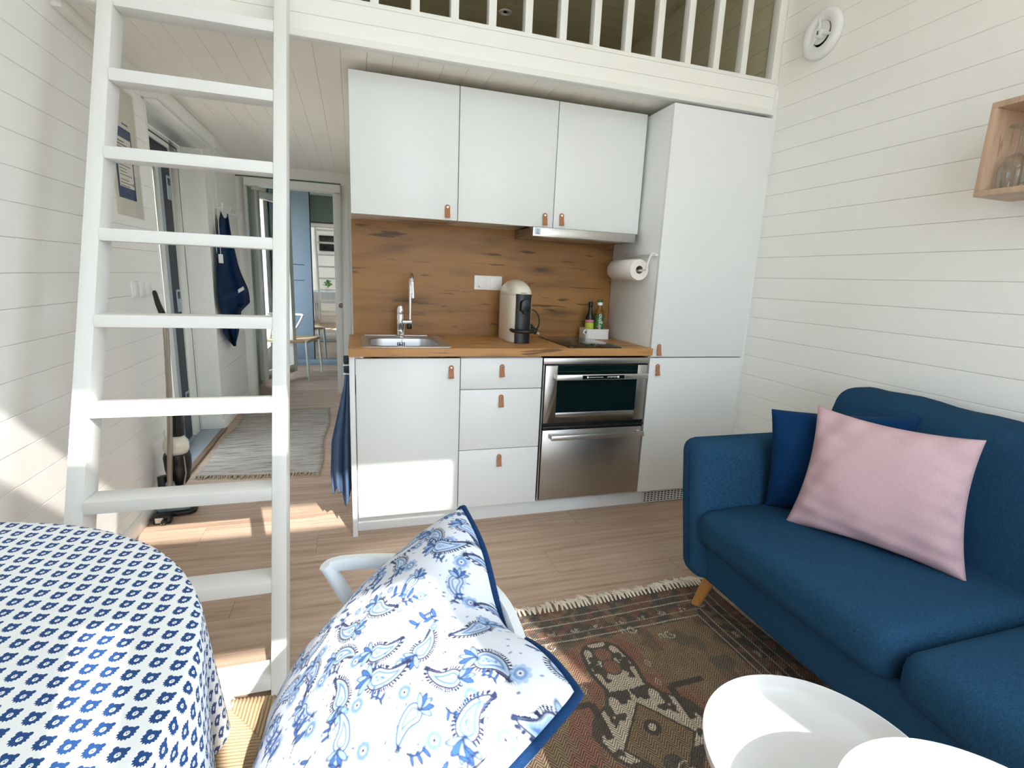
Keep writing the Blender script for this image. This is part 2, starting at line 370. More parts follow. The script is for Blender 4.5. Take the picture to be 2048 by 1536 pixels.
# pocket door drawn out a little from the wall
d2 = struct(thing('door_2', '', '', (-.134,3.05,0)), 'white pocket door standing a hand wide out of the hall end wall', 'sliding door')
G().box(-.17,.14,3.03,3.07,.012,1.97).build('slab', M['trimw'], d2, bevel=.003)
pl = G().lathe([(.030,0),(.030,-.004),(.024,-.005),(.022,.002),(0,.002)], (-.118,3.03,.918), 'Y', 20).build('finger_pull', M['chrome'], d2)
G().lathe([(.0,-.001),(.018,-.0015),(.02,0)], (-.118,3.03,.918), 'Y', 16).build('pull_cup', M['pink'], pl)  # pinkish reflection in the cup, put in as its colour

# ---- ceilings
CZ = 2.152
ceil = struct(G().box(-1.0, 2.14, .04, 3.01, CZ+.01, 2.26).build('ceiling_hall', M['groove'], smooth=0), 'low boarded ceiling over the kitchen and hall', 'ceiling')
mC = board_mesh('board_ceiling', 2.97, .1087, 'Y', '-Z', M['ceil'])
x = .081-10*.1087
while x < 2.13:
    place(mC, ceil, (x, .04, CZ+.01)); x += .1087
struct(G().box(-1.2, 2.3, -3.4, .04, 3.45, 3.55).build('ceiling_main', M['ceil'], smooth=0), 'white ceiling of the living room', 'ceiling')
lc = struct(G().box(-1.2, 2.3, .04, 3.09, 3.06, 3.2).build('ceiling_loft', M['olive'], smooth=0), 'dark boarded ceiling of the sleeping loft', 'ceiling')
mL = board_mesh('board_loft', 3.13, .12, 'X', '-Z', M['olive'])
for k in range(24): place(mL, lc, (-1.0, .05+k*.12, 3.06))
lw = struct(G().box(-1.0, 2.14, 2.98, 3.05, 2.26, 3.06).build('wall_loft', M['olive'], smooth=0), 'dark end wall of the sleeping loft', 'wall')
lr = struct(G().box(2.11, 2.135, .10, 2.98, 2.26, 3.06).build('wall_loft_right', M['olive'], smooth=0), 'dark boarded side wall of the sleeping loft', 'wall')
mLR = board_mesh('board_loft_side', 2.88, .107, 'Y', '-X', M['olive'])
for k in range(7): place(mLR, lr, (2.11, .10, 2.27+k*.107))
struct(G().box(-1.2, 2.3, .04, .10, 3.2, 3.5).build('wall_gable', M['wall'], smooth=0), 'strip of wall above the loft opening', 'wall')
# beam across the loft edge
bm_ = struct(G().box(-1.0, 2.14, .04, .10, 2.15, 2.29).build('trim_3', M['trimw'], smooth=0), 'white boarded loft edge above the kitchen', 'beam')
mBm = board_mesh('board_beam', 3.12, .064, 'X', '-Y', M['wall'])
for k in range(2): place(mBm, bm_, (-.99, .04, 2.163+k*.064))
struct(G().box(-.99, 2.13, .008, .045, 2.135, 2.163).build('trim_4', M['trimw'], bevel=.005), 'white moulding along the bottom of the loft edge', 'moulding')
tr = G(); tr.box(-.99, -.955, .05, .86, CZ-.035, CZ); tr.box(-.99,-.965,1.97,3.0,CZ-.03,CZ)
struct(tr.build('trim_5', M['trimw'], bevel=.004), 'white cove strip between left wall and hall ceiling', 'moulding')
tr = G(); tr.box(2.115, 2.13, .012, .05, 2.16, 2.27)
struct(tr.build('trim_6', M['trimw'], bevel=.003), 'short white cover strip at the right end of the loft edge', 'moulding')

# ---- baseboards
struct(G().box(-.99,-.975,-3.3,.86,0,.075).build('baseboard_left', M['trimw'], bevel=.004), 'white baseboard along the left wall', 'baseboard')
struct(G().box(-.99,-.975,1.97,2.98,0,.075).build('baseboard_hall', M['trimw'], bevel=.004), 'white baseboard along the left hall wall', 'baseboard')
struct(G().box(2.115,2.13,-3.3,-.01,0,.075).build('baseboard_right', M['trimw'], bevel=.004), 'white baseboard along the right wall', 'baseboard')

# ---- rear wall behind the camera: glazed door, high window strip
DX0, DX1, DZ = .10, 1.395, 2.30; TX0, TX1, TZ0, TZ1 = -.45, 1.45, 2.905, 3.235
wr = G()
wr.box(-1.2,DX0,-3.4,-3.3,-.05,DZ); wr.box(DX1,2.3,-3.4,-3.3,-.05,DZ); wr.box(-1.2,2.3,-3.4,-3.3,DZ,TZ0); wr.box(-1.2,TX0,-3.4,-3.3,TZ0,TZ1); wr.box(TX1,2.3,-3.4,-3.3,TZ0,TZ1); wr.box(-1.2,2.3,-3.4,-3.3,TZ1,3.5)
struct(wr.build('wall_rear', M['wall'], smooth=0), 'cream wall with the glazed terrace door', 'wall')
def window(name, label, x0, x1, z0, z1, fw=.035):
    r = struct(thing(name, '', '', ((x0+x1)/2, -3.35, z0)), label, 'window')
    g = G(); g.box(x0,x0+fw,-3.385,-3.325,z0,z1); g.box(x1-fw,x1,-3.385,-3.325,z0,z1); g.box(x0+fw,x1-fw,-3.385,-3.325,z1-fw,z1); g.box(x0+fw,x1-fw,-3.385,-3.325,z0,z0+fw)
    g.build('window_frame', M['trimw'], r, bevel=.003)
    G().box(x0+fw,x1-fw,-3.358,-3.352,z0+fw,z1-fw).build('pane', M['pane'], r, smooth=0)
window('window_1', 'glazed terrace door behind the camera', DX0, DX1, 0, DZ)
r = bpy.data.objects['window_1']
G().box(.205,.30,-3.385,-3.325,.035,DZ-.035).build('post', M['trimw'], r, bevel=.003); G().box(.62,.86,-3.385,-3.325,.035,DZ-.035).build('shade_stile', M['trimw'], r, bevel=.003)  # second bar: unseen stile made wide to throw shade on the cushion
window('window_2', 'high strip window over the terrace door', TX0, TX1, TZ0, TZ1, .02)
portal(DX0, DX1, 0, DZ, -3.41, 'portal_door').rotation_euler = (math.radians(-90), 0, math.pi)
portal(TX0, TX1, TZ0, TZ1, -3.41, 'portal_strip').rotation_euler = (math.radians(-90), 0, math.pi)
struct(G().box(-30, 30, -40, 40, -.35, -.25).build('ground', paint('pale_terrace', L((176,166,150)), .9, .1), smooth=0), 'pale ground outside', 'ground')

# ---- far room
w5 = G(); w5.box(1.3,1.4,3.09,5.0,-.05,2.5); w5.box(-1.2,1.4,5.0,5.1,-.05,2.5)
struct(w5.build('wall_far_room', M['green'], smooth=0), 'grey green walls of the far room', 'wall')
struct(G().box(-.999,-.985,3.09,3.74,0,2.4).build('wall_far_left', M['green'], smooth=0), 'grey green left wall of the far room', 'wall')
struct(G().box(-1.2,1.4,3.0,5.1,2.4,2.5).build('ceiling_far', M['ceil'], smooth=0), 'ceiling of the far room', 'ceiling')
def leaf(name, a, b, z0, z1, root, fm, th=.05, fw=.07):
    a, b = Vector((*a,0)), Vector((*b,0)); t = (b-a).normalized(); n = Vector((t.y,-t.x,0)); ln = (b-a).length
    def bx(g, s0, s1, h0, h1, d0, d1):
        P = lambda s_, d, h: tuple(a+t*s_+n*d+Vector((0,0,h)))
        g.hexa([P(s0,d0,h0),P(s1,d0,h0),P(s1,d1,h0),P(s0,d1,h0),P(s0,d0,h1),P(s1,d0,h1),P(s1,d1,h1),P(s0,d1,h1)])
    g = G(); bx(g,0,fw,z0,z1,0,th); bx(g,ln-fw,ln,z0,z1,0,th); bx(g,fw,ln-fw,z1-fw,z1,0,th); bx(g,fw,ln-fw,z0,z0+fw*1.3,0,th)
    o = g.build('sash_frame', fm, root, bevel=.004)
    g = G(); bx(g,fw,ln-fw,z0+fw*1.3,z1-fw,.02,.026); g.build('pane', M['pane'], root, smooth=0)
    return bx
r = struct(thing('window_5', '', '', (-.95,3.5,0)), 'white glazed door standing open in the far room', 'glazed door')
bx = leaf('window_4', (-.955,3.46), (-.69,4.03), .08, 2.0, r, M['trimw'])
g = G(); g.tube([(-.94,3.475,1.0),(-.90,3.46,1.01),(-.885,3.47,1.06),(-.893,3.475,1.13)], .009, 8); g.build('handle', M['plasw'], r)
portal_o = portal(0, .8, .3, 2.05, 0, 'portal_far'); portal_o.location = (-1.2, 4.15, 1.175); portal_o.rotation_euler = (math.radians(90), 0, math.radians(-90))
# wardrobe with blue-grey and mirror sliding doors
t = thing('wardrobe', 'blue grey sliding door wardrobe with a tall mirror door in the far room', 'wardrobe', (0,4.9,0))
G().box(-.985,1.28,4.89,4.99,0,2.39).build('body', M['glaze_blue'], t, smooth=0)
d = G(); d.box(-.98,-.515,4.852,4.885,.08,2.38); d = d.build('sliding_door', M['glaze_blue'], t, bevel=.002)
g = G(); g.box(-.98,-.60,4.848,4.853,1.305,1.312); g.box(-.98,-.60,4.848,4.853,1.108,1.115); g.build('groove_strip', M['navyframe'], d)
d = G().box(-.515,.35,4.862,4.885,.08,2.38).build('mirror_door', M['glaze_blue'], t, smooth=0)
G().box(-.503,.34,4.858,4.8625,.085,2.37).build('mirror_pane', M['mirror'], d, smooth=0)
G().box(-.517,-.503,4.852,4.862,.08,2.38).build('edge_profile', M['dark'], d, smooth=0)
G().box(.355,1.27,4.862,4.885,.08,2.38).build('sliding_door', M['glaze_blue'], t, smooth=0)
G().box(-.985,1.28,4.845,4.90,0,.078).build('plinth', M['glaze_blue'], t, bevel=.003)

# ---- exterior door in the left wall, standing ajar
d1 = struct(thing('door_1', '', '', (-1.2,1.4,0)), 'white exterior door in the left hall wall with navy frame edge', 'door')
g = G(); g.box(-1.18,-1.131,1.726,1.938,.012,2.046); g.box(-1.18,-1.131,.8925,.955,.012,2.046); g.box(-1.18,-1.131,.955,1.726,1.985,2.046)
fr = g.build('door_frame', M['trimw'], d1, bevel=.004)
g = G(); g.box(-1.1812,-1.1298,1.872,1.880,.02,2.02); g.box(-1.1812,-1.1298,.955,1.872,2.012,2.02); g.build('gasket', M['navyframe'], fr, smooth=0)
g = G(); g.box(-1.26,-1.142,1.565,1.725,.012,1.984); g.box(-1.26,-1.142,.956,1.565,1.905,1.984); g.box(-1.26,-1.182,1.725,1.94,.012,2.05)
g.build('outer_frame', M['navyframe'], d1, smooth=0)
for z in (.22, .93, 1.66):
    k = G().box(-1.1425,-1.136,1.640,1.718,z,z+.15).build('strike_plate', M['seal'], d1, bevel=.002)
    G().box(-1.1365,-1.133,1.655,1.695,z+.09,z+.135).build('keeper', M['plasb'], k, smooth=0)
lf = G(); lf.box(-1.19,-1.135,.96,1.05,.03,1.90); lf.box(-1.19,-1.135,1.395,1.49,.03,1.90); lf.box(-1.19,-1.135,1.05,1.395,.03,.18); lf.box(-1.19,-1.135,1.05,1.395,1.80,1.90)
lf = lf.build('door_leaf', M['trimw'], d1, bevel=.004)
G().box(-1.178,-1.172,1.05,1.395,.18,1.80).build('pane', M['pane'], lf, smooth=0)  # added glazing, there to let daylight into the hall
G().box(-1.20,-1.140,1.49,1.562,.03,1.90).build('leaf_edge', M['seal'], lf, smooth=0)
g = G(); g.box(-1.30,-1.0,.8805,1.9495,.0,.012); g.box(-1.30,-1.12,.955,1.73,.012,.03); g.build('threshold', M['seal'], d1, bevel=.002)
G().box(-.999,-.965,.87,1.96,0,.016).build('sill_strip', paint('dark_sill_wood', L((128,104,84)), .5), d1, bevel=.004)
g = G(); g.box(-1.130,-.985,1.938,1.9495,.012,2.047); g.box(-1.130,-.985,.8805,.892,.012,2.047); g.box(-1.130,-.985,.8805,1.9495,2.047,2.0585)
g.build('reveal_lining', M['trimw'], d1, bevel=.001)
G().box(-1.13,-.972,1.926,1.9375,.012,.088).build('reveal_skirting', M['trimw'], d1, bevel=.002)

# ---- roller blind over that door
t = thing('roller_blind', 'white roller blind cassette with a bead chain over the hall door', 'roller blind', (-.96,1.4,2.08))
g = G(); g.prism(rpoly(-.99,-.915,2.07,2.148,.012), 'Y', .86, 1.975); g.build('cassette', M['trimw'], t, smooth=40)
G().box(-.985,-.935,.862,1.973,2.052,2.068).build('bottom_bar', M['trimw'], t, bevel=.004)
for y in (.852, 1.977): G().prism(rpoly(-.99,-.912,2.06,2.15,.014), 'Y', y-.004, y+.004).build('end_cap', M['plasw'], t)
ch = G(); ch.tube([(-.93,1.985,2.09),(-.93,1.985,1.32)], .0022, 6); ch.tube([(-.955,1.985,2.09),(-.955,1.985,1.34)], .0018, 6)
ch = ch.build('bead_chain', M['plasw'], t)
G().box(-.946,-.916,1.978,1.992,1.27,1.335).build('chain_weight', M['plasw'], ch, bevel=.003)

# ================================================================== KITCHEN
def strap(x, yf, ztop, parent, hgt=.062, w=.024):
    """leather pull: rounded tab screwed on at the top, folded out at the bottom"""
    prof = [(-.002,0),(-.003,.3),(-.006,.55),(-.011,.8),(-.013,.93),(-.011,1.0),(-.006,.985),(-.004,.9)]
    g = G(); th = .0032; n = len(prof)
    outer = [(yf+a-th, ztop-w/2-b*(hgt-w/2)) for a, b in prof]; inner = [(yf+a, ztop-w/2-b*(hgt-w/2)+(.001 if b < .95 else .003)) for a, b in prof[:-2]]+[(yf+prof[-2][0]+.001, ztop-w/2-.93*(hgt-w/2)),(yf+prof[-1][0]+.001, ztop-w/2-.9*(hgt-w/2))]
    vs = []
    for xx in (x-w/2, x+w/2): vs += [(xx,a,b) for a, b in outer]+[(xx,a,b) for a, b in inner]
    m = 2*n; fs = []
    for i in range(n-1):
        fs += [(i,i+1,m+i+1,m+i),(n+i,m+n+i,m+n+i+1,n+i+1),(i,n+i,n+i+1,i+1),(m+i,m+i+1,m+n+i+1,m+n+i)]
    fs += [(0,m,m+n,n),(n-1,2*n-1,m+2*n-1,m+n-1)]
    g.add(vs, fs)
    tab = [(x+w/2*math.cos(math.radians(a)), ztop-w/2+w/2*math.sin(math.radians(a))) for a in range(0,181,20)]
    g.prism(tab, 'Y', yf-.0052, yf-.002)
    h = g.build('handle', M['leather'], parent, smooth=50)
    g = G(); g.lathe([(.0055,0),(.0055,-.0018),(.004,-.003),(0,-.0032)], (x,yf-.0052,ztop-w/2), 'Y', 14)
    g.box(x-.0036,x+.0036,yf-.0087,yf-.008,ztop-w/2-.0006,ztop-w/2+.0006); g.box(x-.0006,x+.0006,yf-.0087,yf-.008,ztop-w/2-.0036,ztop-w/2+.0036)
    g.build('screw', M['chrome'], parent, smooth=30)
def door(x0, x1, y, z0, z1, name, root, hx=None, hz=None):
    d = G().box(x0, x1, y, y+.018, z0, z1).build(name, M['cab'], root, bevel=.0016, seg=2)
    if hx is not None: strap(hx, y, hz, d)
    return d
ZD0, ZD1, ZW0, ZW1 = .098, .872, .880, .918

t = thing('sink_cabinet', 'white base cabinet with one door under the sink and full height left side panel', 'cabinet', (.24,.25,0))
G().box(.004,.486,.020,.505,.10,.70).build('body', M['cabin'], t, bevel=.001)
G().box(-.020,.003,.0,.508,0,.879).build('side_panel', M['cab'], t, bevel=.001)
door(.008, .484, 0, ZD0-.002, ZD1-.004, 'door', t, .441, .835)
t = thing('drawer_cabinet', 'white base cabinet with three drawers between sink door and oven', 'cabinet', (.695,.25,0))
G().box(.488,.902,.020,.505,.10,.872).build('body', M['cabin'], t, bevel=.001)
door(.488, .902, 0, .716, ZD1-.004, 'drawer', t, .692, .838)
door(.488, .902, 0, .407, .712, 'drawer', t, .693, .686)
door(.488, .902, 0, ZD0+.002, .403, 'drawer', t, .694, .376)
t = thing('tall_cabinet', 'tall white cabinet with two doors beside the right wall', 'cabinet', (1.81,.25,0))
g = G(); g.box(1.514,1.532,.019,.51,.095,2.117); g.box(2.09,2.107,.019,.51,.095,2.117); g.box(1.532,2.09,.49,.51,.095,2.117); g.box(1.532,2.09,.022,.49,2.1,2.117); g.box(1.532,2.09,.022,.49,.095,.112)
g.build('body', M['cab'], t, bevel=.001)
door(1.514, 2.107, 0, .869, 2.117, 'door', t, 1.560, .940)
door(1.514, 2.107, 0, .098, .864, 'door', t, 1.564, .832)
G().box(2.108,2.13,.01,.10,.0,2.14).build('filler_strip', M['cab'], t, smooth=0)
UP = [('leftmost white wall cabinet at the hall end above the sink', .449, 1.586), ('middle white wall cabinet of the three with handle low on the right', .953, 1.585), ('rightmost white wall cabinet above the range hood', 1.045, 1.590)]
for i, (lb, hx, hz) in enumerate(UP):
    t = thing('wall_cabinet', lb, 'cabinet', (.25+.5*i,.37,1.514), 'wall cabinets over the worktop')
    x0 = .5*i
    g = G(); g.box(x0+.001,x0+.017,.238,.508,1.520,2.116); g.box(x0+.483,x0+.499,.238,.508,1.520,2.116); g.box(x0+.017,x0+.483,.238,.508,2.10,2.116); g.box(x0+.017,x0+.483,.238,.508,1.520,1.536); g.box(x0+.017,x0+.483,.50,.508,1.536,2.10)
    g.build('body', M['cabin'], t, bevel=.0008)
    door(x0+.002, x0+.498, .2178, 1.514, 2.118, 'door', t, hx, hz)
# plinth with grille
t = thing('kitchen_plinth', 'white plinth under the base cabinets with a slotted vent at the right', 'plinth', (1.05,.06,0))
G().box(.004,2.107,.056,.072,0,.094).build('board', M['cab'], t, bevel=.001)
gr = G(); gr.box(1.59,1.95,.0535,.0555,.004,.068).build('vent_recess', M['dark'], t, smooth=0)
vg = G()
for k in range(6): z = .004+k*.0122; vg.box(1.588,1.952,.050,.0537,z,z+.0045)
for k in range(17): x = 1.588+k*.0226; vg.box(x,x+.005,.0498,.0536,.004,.0695)
vg.build('vent_grille', M['plasw'], t, smooth=0)
# worktop (opening left for the sink bowl)
SX0, SX1, SY0, SY1 = .036, .446, .004, .452; BX0, BX1, BY0, BY1 = .072, .410, .040, .375
g = G(); X0, X1, Y0, Y1 = -.022, 1.5125, -.022, .512
g.box(X0,BX0-.003,Y0,Y1,ZW0,ZW1); g.box(BX1+.003,X1,Y0,Y1,ZW0,ZW1); g.box(BX0-.003,BX1+.003,Y0,BY0-.003,ZW0,ZW1); g.box(BX0-.003,BX1+.003,BY1+.003,Y1,ZW0,ZW1)
tag(g.build('worktop', M['oaktop'], smooth=0), 'oak look kitchen worktop with a thick front edge', 'worktop')
tag(G().box(.0,1.513,.512,.528,ZW1,1.519).build('splashback', M['oak'], smooth=0), 'oak look splashback panel with dark knots between worktop and wall cabinets', 'splashback')
# sink
t = thing('kitchen_sink', 'stainless steel inset sink in the oak worktop', 'sink', (.24,.22,.918))
def ring(poly, z): return [(x,y,z) for x, y in poly]
o1 = rpoly(SX0,SX1,SY0,SY1,.012); o2 = rpoly(SX0+.006,SX1-.006,SY0+.006,SY1-.006,.01); b1 = rpoly(BX0,BX1,BY0,BY1,.075); b2 = rpoly(BX0+.008,BX1-.008,BY0+.008,BY1-.008,.07); b3 = rpoly(BX0+.018,BX1-.018,BY0+.018,BY1-.018,.065); b4 = rpoly(BX0+.05,BX1-.05,BY0+.05,BY1-.05,.05)
rings = [ring(o1,.9185),ring(o1,.9215),ring(o2,.9222),ring(b1,.9218),ring(b2,.914),ring(b3,.80),ring(b4,.782)]
g = G(); n = len(o1); vs = sum(rings, [])
g.add(vs, [(i*n+k,i*n+(k+1)%n,(i+1)*n+(k+1)%n,(i+1)*n+k) for i in range(len(rings)-1) for k in range(n)]+[tuple((len(rings)-1)*n+k for k in range(n))])
sk = g.build('basin', M['sinksteel'], t, smooth=40)
G().box(SX0+.02,SX1-.06,.436,.446,.922,.926).build('rear_ledge', M['sinksteel'], t, bevel=.002)
for k, x in enumerate((.222,.231,.247,.256)): G().box(x-.0022,x+.0022,BY1-.0165,BY1-.0125,.875,.897).build('overflow_slot', M['dark'], sk, smooth=0)
G().lathe([(.006,0),(.006,-.004),(0,-.006)], (.2395,BY1-.0155,.886), 'Y', 12).build('overflow_screw', M['chrome'], sk)
G().lathe([(.038,0),(.036,.003),(.02,.003),(.018,0),(0,0)], (.24,.2,.7825), 'Z', 20).build('drain', M['chrome'], sk)
# faucet
FX, FY = .239, .405
t = thing('kitchen_faucet', 'chrome kitchen faucet with tall bent spout behind the sink', 'faucet', (FX,FY,.92))
G().lathe([(.022,0),(.022,.006),(.017,.01),(.0185,.03),(.0185,.035),(.017,.037),(.0185,.039),(.0185,.118),(.0175,.12),(.0185,.122),(.0182,.145),(.0125,.158),(.012,.162),(0,.163)], (FX,FY,.921), 'Z', 24).build('body', M['chrome'], t, smooth=40)
G().tube([(FX+.012,FY-.004,1.0),(FX+.058,FY-.004,1.0)], .0135, 16).build('connector', M['chrome'], t)
G().lathe([(.012,0),(.014,.004),(.0135,.022),(.011,.026)], (FX+.046,FY-.004,.963), 'Z', 16).build('aerator_stub', M['plasb'], t)
pts = [(FX+.052,FY,1.0),(FX+.052,FY,1.06),(FX+.052,FY,1.16)]
for a in range(0, 181, 15): ar = math.radians(a); pts.append((FX+.052, FY-.055+.055*math.cos(ar), 1.19+.06*math.sin(ar)))
pts += [(FX+.053,FY-.112,1.165),(FX+.053,FY-.113,1.15)]
sp = G().tube(pts, [.0075]*2+[.0085]*(len(pts)-2), 14).build('spout', M['chrome'], t, smooth=60)
G().lathe([(.0085,0),(.0115,.001),(.0115,.022),(.010,.024)], (FX+.053,FY-.113,1.13), 'Z', 16).build('nozzle', M['chrome'], sp)
G().tube([(FX+.004,FY-.016,.945),(FX+.006,FY-.028,.940)], .011, 12).build('shutoff_knob', M['chrome'], t)
G().tube([(FX+.02,FY-.018,.99),(FX+.016,FY-.03,.955),(FX+.012,FY-.04,.93),(FX+.004,BY1-.02,.905),(.2395,BY1-.02,.887)], .0013, 6).build('plug_chain', M['chrome'], t)
# hob
t = thing('induction_hob', 'black glass hob set into the worktop above the oven', 'hob', (1.2,.22,.919))
G().box(1.042,1.335,-.005,.455,.9185,.9235).build('glass_plate', M['blackglass'], t, bevel=.0015)
for cy, rr in ((.12,.075),(.33,.062)):
    for q in (rr, rr*.5): G().lathe([(q,0),(q+.001,0.0003),(q+.002,0)], (1.19,cy,.9236), 'Z', 40, cap=False).build('zone_ring', M['vacgrey'], t)
# oven with lower drawer
t = thing('oven', 'stainless steel built in double oven with black glass window under the hob', 'oven', (1.21,.25,.1))
G().box(.908,1.510,.02,.50,.105,.866).build('body', M['dark'], t, smooth=0)
G().box(.909,1.509,.0,.02,.834,.866).build('top_strip', M['steel'], t, bevel=.002)
g = G(); g.box(.909,.915,.0,.02,.105,.832); g.box(1.503,1.509,.0,.02,.105,.832); g.box(.908,1.51,.002,.02,.098,.106); g.build('side_frame', M['steel2'], t, smooth=0)
od = G(); od.box(.920,.985,-.006,.018,.528,.828); od.box(1.442,1.499,-.006,.018,.528,.828); od.box(.985,1.442,-.006,.018,.528,.582); od = od.build('oven_door', M['steel'], t, bevel=.0012)
G().box(.985,1.442,-.0065,.016,.582,.828).build('oven_window', M['ovenglass'], od, smooth=0)
G().box(.918,1.501,-.004,.02,.820,.832).build('upper_gap', M['dark'], od, smooth=0)
hb = G(); hb.box(.962,1.478,-.058,-.046,.762,.790); hb.box(.964,.978,-.048,-.004,.764,.788); hb.box(1.462,1.476,-.048,-.004,.764,.788)
hb.build('handle', M['steel2'], od, bevel=.002)
G().box(1.10,1.335,-.0592,-.0575,.767,.786).build('display', M['blackglass'], od, smooth=0)
g = G()
for k in range(11): g.box(1.137+k*.0072,1.1405+k*.0072,-.0598,-.0591,.7745,.7785)
g.box(1.124,1.132,-.0598,-.0591,.772,.781)
for k in range(10): g.box(1.238+k*.0066,1.242+k*.0066,-.0598,-.0591,.7735+(.002 if k % 3 else 0),.7795)
g.lathe([(.0055,0),(.0055,-.0006),(0,-.0006)], (1.300,-.0591,.7765), 'Y', 12)
g.build('display_marks', M['inkw'], od, smooth=0)['kind'] = 'stuff'
G().box(.918,1.501,.002,.02,.492,.527).build('middle_gap', M['dark'], t, smooth=0)
g = G(); g.box(.918,1.503,-.012,.0,.500,.510); g.lathe([(.004,0),(.004,-.003),(0,-.003)], (.955,-.012,.507), 'Y', 8); g.lathe([(.004,0),(.004,-.003),(0,-.003)], (1.43,-.012,.507), 'Y', 8); g.build('vent_bar', M['plasb'], t, bevel=.002)
ld = G().box(.920,1.499,-.006,.018,.110,.489).build('lower_drawer', M['steel'], t, bevel=.002)
hb = G(); hb.box(.952,1.486,-.058,-.046,.448,.474); hb.box(.954,.968,-.048,-.004,.450,.472); hb.box(1.470,1.484,-.048,-.004,.450,.472); hb.build('handle', M['steel2'], ld, bevel=.002)
# range hood
t = thing('range_hood', 'slim stainless steel pull out hood under the right wall cabinets', 'range hood', (1.18,.35,1.468))
G().box(.888,1.478,.232,.508,1.470,1.514).build('housing', M['steel'], t, bevel=.001)
fp = G().box(.888,1.480,.205,.231,1.467,1.5125).build('front_bar', M['steel'], t, bevel=.002)
g = G(); g.box(.95,1.42,.26,.48,1.4675,1.4705); g.build('filter', M['steel2'], t, smooth=0)
lg = G().box(.897,.930,.2035,.2052,1.476,1.508).build('badge', M['seal'], t, smooth=0)
g = G(); cx, cz = .9135, 1.4955
for a in range(0, 360, 60): ar = math.radians(a); g.box(cx+.005*math.cos(ar)-.0012,cx+.005*math.cos(ar)+.0012,.2028,.2036,cz+.005*math.sin(ar)-.0012,cz+.005*math.sin(ar)+.0012)
g.box(cx-.004,cx+.004,.2028,.2036,cz+.006,cz+.0076); g.box(cx-.004,cx+.004,.2028,.2036,cz-.0076,cz-.006); g.box(cx-.008,cx+.008,.2028,.2036,1.480,1.483)
g.build('badge_mark', M['ink'], lg, smooth=0)
# socket plate
t = thing('double_socket', 'white double socket plate on the oak splashback', 'socket', (.737,.508,1.218))
G().box(.656,.818,.502,.512,1.179,1.258).build('plate', M['plasw'], t, bevel=.002)
for x in (.676,.748):
    G().box(x,x+.056,.4995,.503,1.190,1.247).build('insert', M['plasw'], t, bevel=.0015)
G().lathe([(.003,0),(.003,-.001),(0,-.001)], (.684,.4995,1.198), 'Y', 8).build('pilot_light', M['ink'], t)
# coffee machine
t = thing('coffee_machine', 'cream capsule coffee machine with black front on the worktop', 'coffee machine', (.845,.32,.918))
cx, cy, hw, hd = .846, .325, .066, .150
def loop(s, z, n=36):
    out = []
    for k in range(n):
        a = 2*math.pi*k/n; c_, s_ = math.cos(a), math.sin(a); e = .62
        out.append((cx+hw*s*math.copysign(abs(c_)**e, c_), cy+(hd*s if s > .5 else hd*s)*math.copysign(abs(s_)**e, s_), z))
    return out
lev = [(.97,.9195),(1,.925),(1,1.160),(.992,1.161),(.992,1.164),(1,1.165)]
prof = lev+[(math.cos(math.radians(a)), 1.165+.080*math.sin(math.radians(a))) for a in (12,24,36,48,60,70,80)]
g = G(); n = 36; vs = sum([loop(s,z,n) for s, z in prof], []); m = len(prof)
g.add(vs, [(i*n+k,i*n+(k+1)%n,(i+1)*n+(k+1)%n,(i+1)*n+k) for i in range(m-1) for k in range(n)]+[tuple(range(n-1,-1,-1)), tuple((m-1)*n+k for k in range(n))])
body = g.build('body', M['cream'], t, smooth=50)
fpn = [(cx-.040,cy-hd+.02),(cx-.040,cy-hd-.004),(cx-.03,cy-hd-.010),(cx,cy-hd-.013),(cx+.03,cy-hd-.010),(cx+.040,cy-hd-.004),(cx+.040,cy-hd+.02)]
G().prism(fpn, 'Z', .9195, 1.165).build('front_panel', M['plasb'], t, smooth=50)
G().prism([(a,b-.004) for a, b in fpn], 'Z', 1.160, 1.172).build('lid_lip', M['plasb'], t, smooth=50)
pts = [(.024*math.cos(math.radians(a)), .024*math.sin(math.radians(a))) for a in range(0,181,15)]
sp = [(cx-.024,1.085),(cx+.024,1.085)]+[(cx+x,1.122+z) for x, z in pts]
G().prism(sp, 'Y', cy-hd-.040, cy-hd-.004).build('spout_hood', M['plasb'], t, bevel=.004)
G().lathe([(.010,0),(.013,.004),(.013,.03)], (cx,cy-hd-.026,1.073), 'Z', 14).build('spout', M['plasb'], t)
g = G(); pts = [(cx-.052,cy-hd+.03,.985)]+[(cx+.055*math.sin(math.radians(a)), cy-hd-.012-.05*math.cos(math.radians(a)), .985) for a in range(-90,91,15)]+[(cx+.06,cy-hd+.03,.985)]
g.tube(pts, .011, 8, flat=.9); g.build('cup_support', M['plasb'], t, smooth=50)
G().prism(rpoly(cx-.045,cx+.045,cy-hd-.045,cy-hd+.02,.03), 'Z', .983, .991).build('cup_grid', M['plasb'], t)
G().lathe([(.008,0),(.008,.012),(0,.012)], (cx+hw,cy+.02,1.155), 'X', 10).build('lever_pin', M['plasb'], t)
text('maker_name', 'NESPRESSO', .007, M['ink'], Matrix.Translation((cx,cy-hd*.985-.001,1.178)) @ Matrix.Rotation(math.radians(80),4,'X'), t)
g = G(); pts = [(cx+hw-.005,cy+.08,1.06)]
for a in range(80,-100,-15): ar = math.radians(a); pts.append((cx+hw+.058+.045*math.cos(ar), cy+.08-.04*(80-a)/180, 1.02+.06*math.sin(ar)))
pts += [(cx+hw+.03,cy+.03,.962)]
g.tube(pts, .0042, 8); pc = g.build('power_cord', M['plasb'], t, smooth=60)
G().tube([(cx+hw+.075,cy+.03,.958),(cx+hw+.052,cy+.03,.975),(cx+hw+.034,cy+.03,1.005)], [.017,.016,.008], 10).build('plug', M['plasb'], pc)
